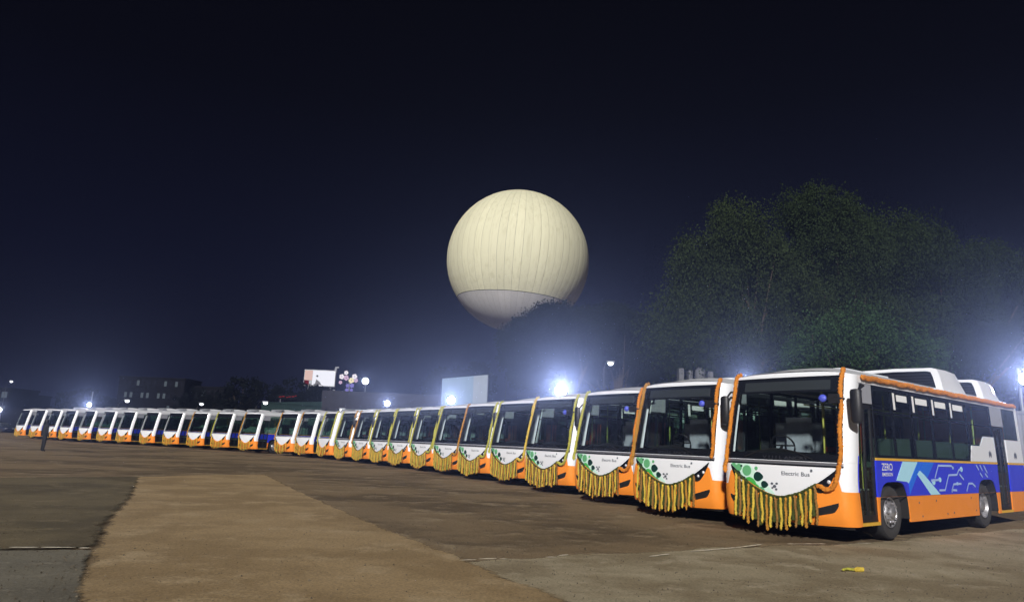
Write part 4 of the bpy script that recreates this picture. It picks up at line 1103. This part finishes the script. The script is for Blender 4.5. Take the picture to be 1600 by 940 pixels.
# ================================================================== PERSON, SCOOTER, CAR, SCRAP
def person(loc, rz, cloth, trou, label):
    T = empty('person', loc, rz); tag(T, label, 'person')
    V = [(0, 0, .92), (0, 0, 1.12), (0, .01, 1.34), (0, .01, 1.47), (0, -.01, 1.56), (0, -.015, 1.66), (0, -.01, 1.73),
         (.09, 0, .88), (.10, -.01, .50), (.11, .02, .09), (.11, -.10, .04), (-.09, 0, .88), (-.11, .0, .50), (-.12, .03, .09), (-.12, -.09, .04),
         (.19, .01, 1.40), (.24, .03, 1.13), (.23, -.05, .90), (.22, -.09, .80), (-.19, .01, 1.40), (-.24, .03, 1.13), (-.23, -.05, .90), (-.22, -.09, .80)]
    E_ = [(0, 1), (1, 2), (2, 3), (3, 4), (4, 5), (5, 6), (0, 7), (7, 8), (8, 9), (9, 10), (0, 11), (11, 12), (12, 13), (13, 14), (2, 15), (15, 16), (16, 17), (17, 18), (2, 19), (19, 20), (20, 21), (21, 22)]
    R_ = [.15, .14, .17, .06, .065, .095, .06, .10, .07, .05, .045, .10, .07, .05, .045, .065, .05, .04, .035, .065, .05, .04, .035]
    me = bpy.data.meshes.new('body'); me.from_pydata(V, E_, []); me.update()
    o = link('body', me, T); sk = o.modifiers.new('skin', 'SKIN')
    if me.skin_vertices:
        for q, r in zip(me.skin_vertices[0].data, R_): q.radius = (r, r)
        me.skin_vertices[0].data[0].use_root = True
    su = o.modifiers.new('sub', 'SUBSURF'); su.levels = 1; su.render_levels = 1
    me.materials.append(cloth)
    for (nm, za, zb, r0, m_) in (('hair', 1.66, 1.775, .105, M['black']),):
        MB().lathe([(r0 * .98, za), (r0 * 1.0, za + .05), (r0 * .75, zb - .02), (.005, zb)], (0, .01, 0), 'z', 12).build(nm, m_, T)
    return T


p0 = on_ground(66, 705)
person((p0.x, p0.y, 0), 2.6, mat('dark_clothes', (.012, .012, .014), .9), None, 'person in dark clothes standing before the far left buses')

# scooter
sp = on_ground(92, 684); T = empty('scooter', (sp.x, sp.y, 0), .35); tag(T, 'dark scooter with a pale front shield parked before the twenty-fifth bus', 'scooter')
navy = mat('navy_paint', (.012, .014, .035), .4, coat=.4); palep = mat('pale_plastic', (.45, .46, .50), .4)
for x in (-.62, .62):
    w = MB(); w.lathe([(.13, .05), (.22, .05), (.25, 0), (.22, -.05), (.13, -.05)], (0, 0, 0), 'x', 18); w.v = [(v[1] + x, v[0], v[2] + .25) for v in w.v]; w.build('wheel', M['rubber'], T)
MB().box((-.85, -.14, .38), (-.05, .14, .68)).box((-.1, -.15, .28), (.42, .15, .36)).build('body', navy, T, False)
MB().box((-.80, -.13, .685), (-.08, .13, .78)).build('seat', M['black'], T, False)
mb = MB(); mb.grid([[(.40, -.18, .36), (.46, 0, .36), (.40, .18, .36)], [(.52, -.22, .75), (.60, 0, .75), (.52, .22, .75)], [(.44, -.14, 1.02), (.52, 0, 1.02), (.44, .14, 1.02)]]); mb.build('front_shield', palep, T)
MB().tube([(.40, -.34, 1.08), (.44, 0, 1.02), (.40, .34, 1.08)], .02, 6).build('handlebar', M['black'], T)
MB().tube([(.45, .3, 1.08), (.42, .34, 1.30)], .015, 5).build('mirror', palep, T)

# car at the far left edge
cp = on_ground(4, 675); T = empty('parked_car', (cp.x, cp.y, 0), -.5); tag(T, 'dark car with pale roof at the left edge beside the farthest bus', 'car')
def carsec(x, w, zs): return [(x, -w, zs[0]), (x, -w * 1.02, zs[1]), (x, -w * .8, zs[2]), (x, w * .8, zs[2]), (x, w * 1.02, zs[1]), (x, w, zs[0])]
mb = MB(); ids = mb.grid([carsec(-2.0, .70, (.35, .6, .80)), carsec(-1.9, .80, (.25, .6, .92)), carsec(.6, .84, (.22, .6, .95)), carsec(1.6, .80, (.22, .55, .82)), carsec(2.0, .68, (.32, .5, .62))]); mb.f.append(tuple(ids[0])); mb.f.append(tuple(reversed(ids[-1]))); mb.build('body', navy, T)
mb = MB(); mb.grid([carsec(-1.8, .74, (.90, .92, .95)), carsec(-1.3, .70, (.90, 1.15, 1.40)), carsec(.1, .70, (.90, 1.15, 1.42)), carsec(1.0, .76, (.88, .9, .92))]); mb.build('cabin_glass', M['visor'], T)
MB().box((-1.25, -.54, 1.405), (.08, .54, 1.44)).build('roof', palep, T, False)
for sx_ in (-1.25, 1.25):
    for sy_ in (-.80, .80):
        w = MB(); w.lathe([(.18, .08), (.29, .08), (.31, 0), (.29, -.08), (.18, -.08), (.001, -.04)], (0, 0, 0), 'x', 16); w.v = [(v[1] + sx_, v[0] + sy_, v[2] + .31) for v in w.v]; w.build('wheel', M['rubber'], T)
for sy_ in (-.52, .52): MB().box((1.88, sy_ - .16, .58), (1.99, sy_ + .16, .70)).build('headlight', M['lens'], T, False)

# scrap of garland on the ground
q0 = on_ground(1332, 893); T = empty('garland_scrap', (q0.x, q0.y, .012), .3); tag(T, 'yellow scrap of fallen garland on the bare ground', 'garland scrap')
lumpy([(-.16, 0, .02), (-.05, .03, .025), (.03, -.01, .02)], .018, 6, .02, 2, .3).build('string', M['f_lime'], T)
lumpy([(.01, -.02, .02), (.09, -.03, .03), (.16, -.02, .02)], .030, 7, .02, 4, .3).build('flower_head', M['f_yellow'], T)

# ================================================================== HAZE
mb = MB().box((-330, -55, -1.0), (330, 330, 46)); hz = mb.build('haze', None, None, False)
m = bpy.data.materials.new('night_haze'); m.use_nodes = True; nt = m.node_tree; nt.nodes.clear()
o = nt.nodes.new('ShaderNodeOutputMaterial'); pv = nt.nodes.new('ShaderNodeVolumePrincipled')
pv.inputs['Density'].default_value = .0003; pv.inputs['Color'].default_value = (.52, .60, 1.0, 1); pv.inputs['Anisotropy'].default_value = .86
nt.links.new(pv.outputs[0], o.inputs['Volume']); hz.data.materials.append(m); m.cycles.volume_sampling = 'EQUIANGULAR'
tag(hz, 'thin night haze over the whole ground', 'haze', kind='stuff')
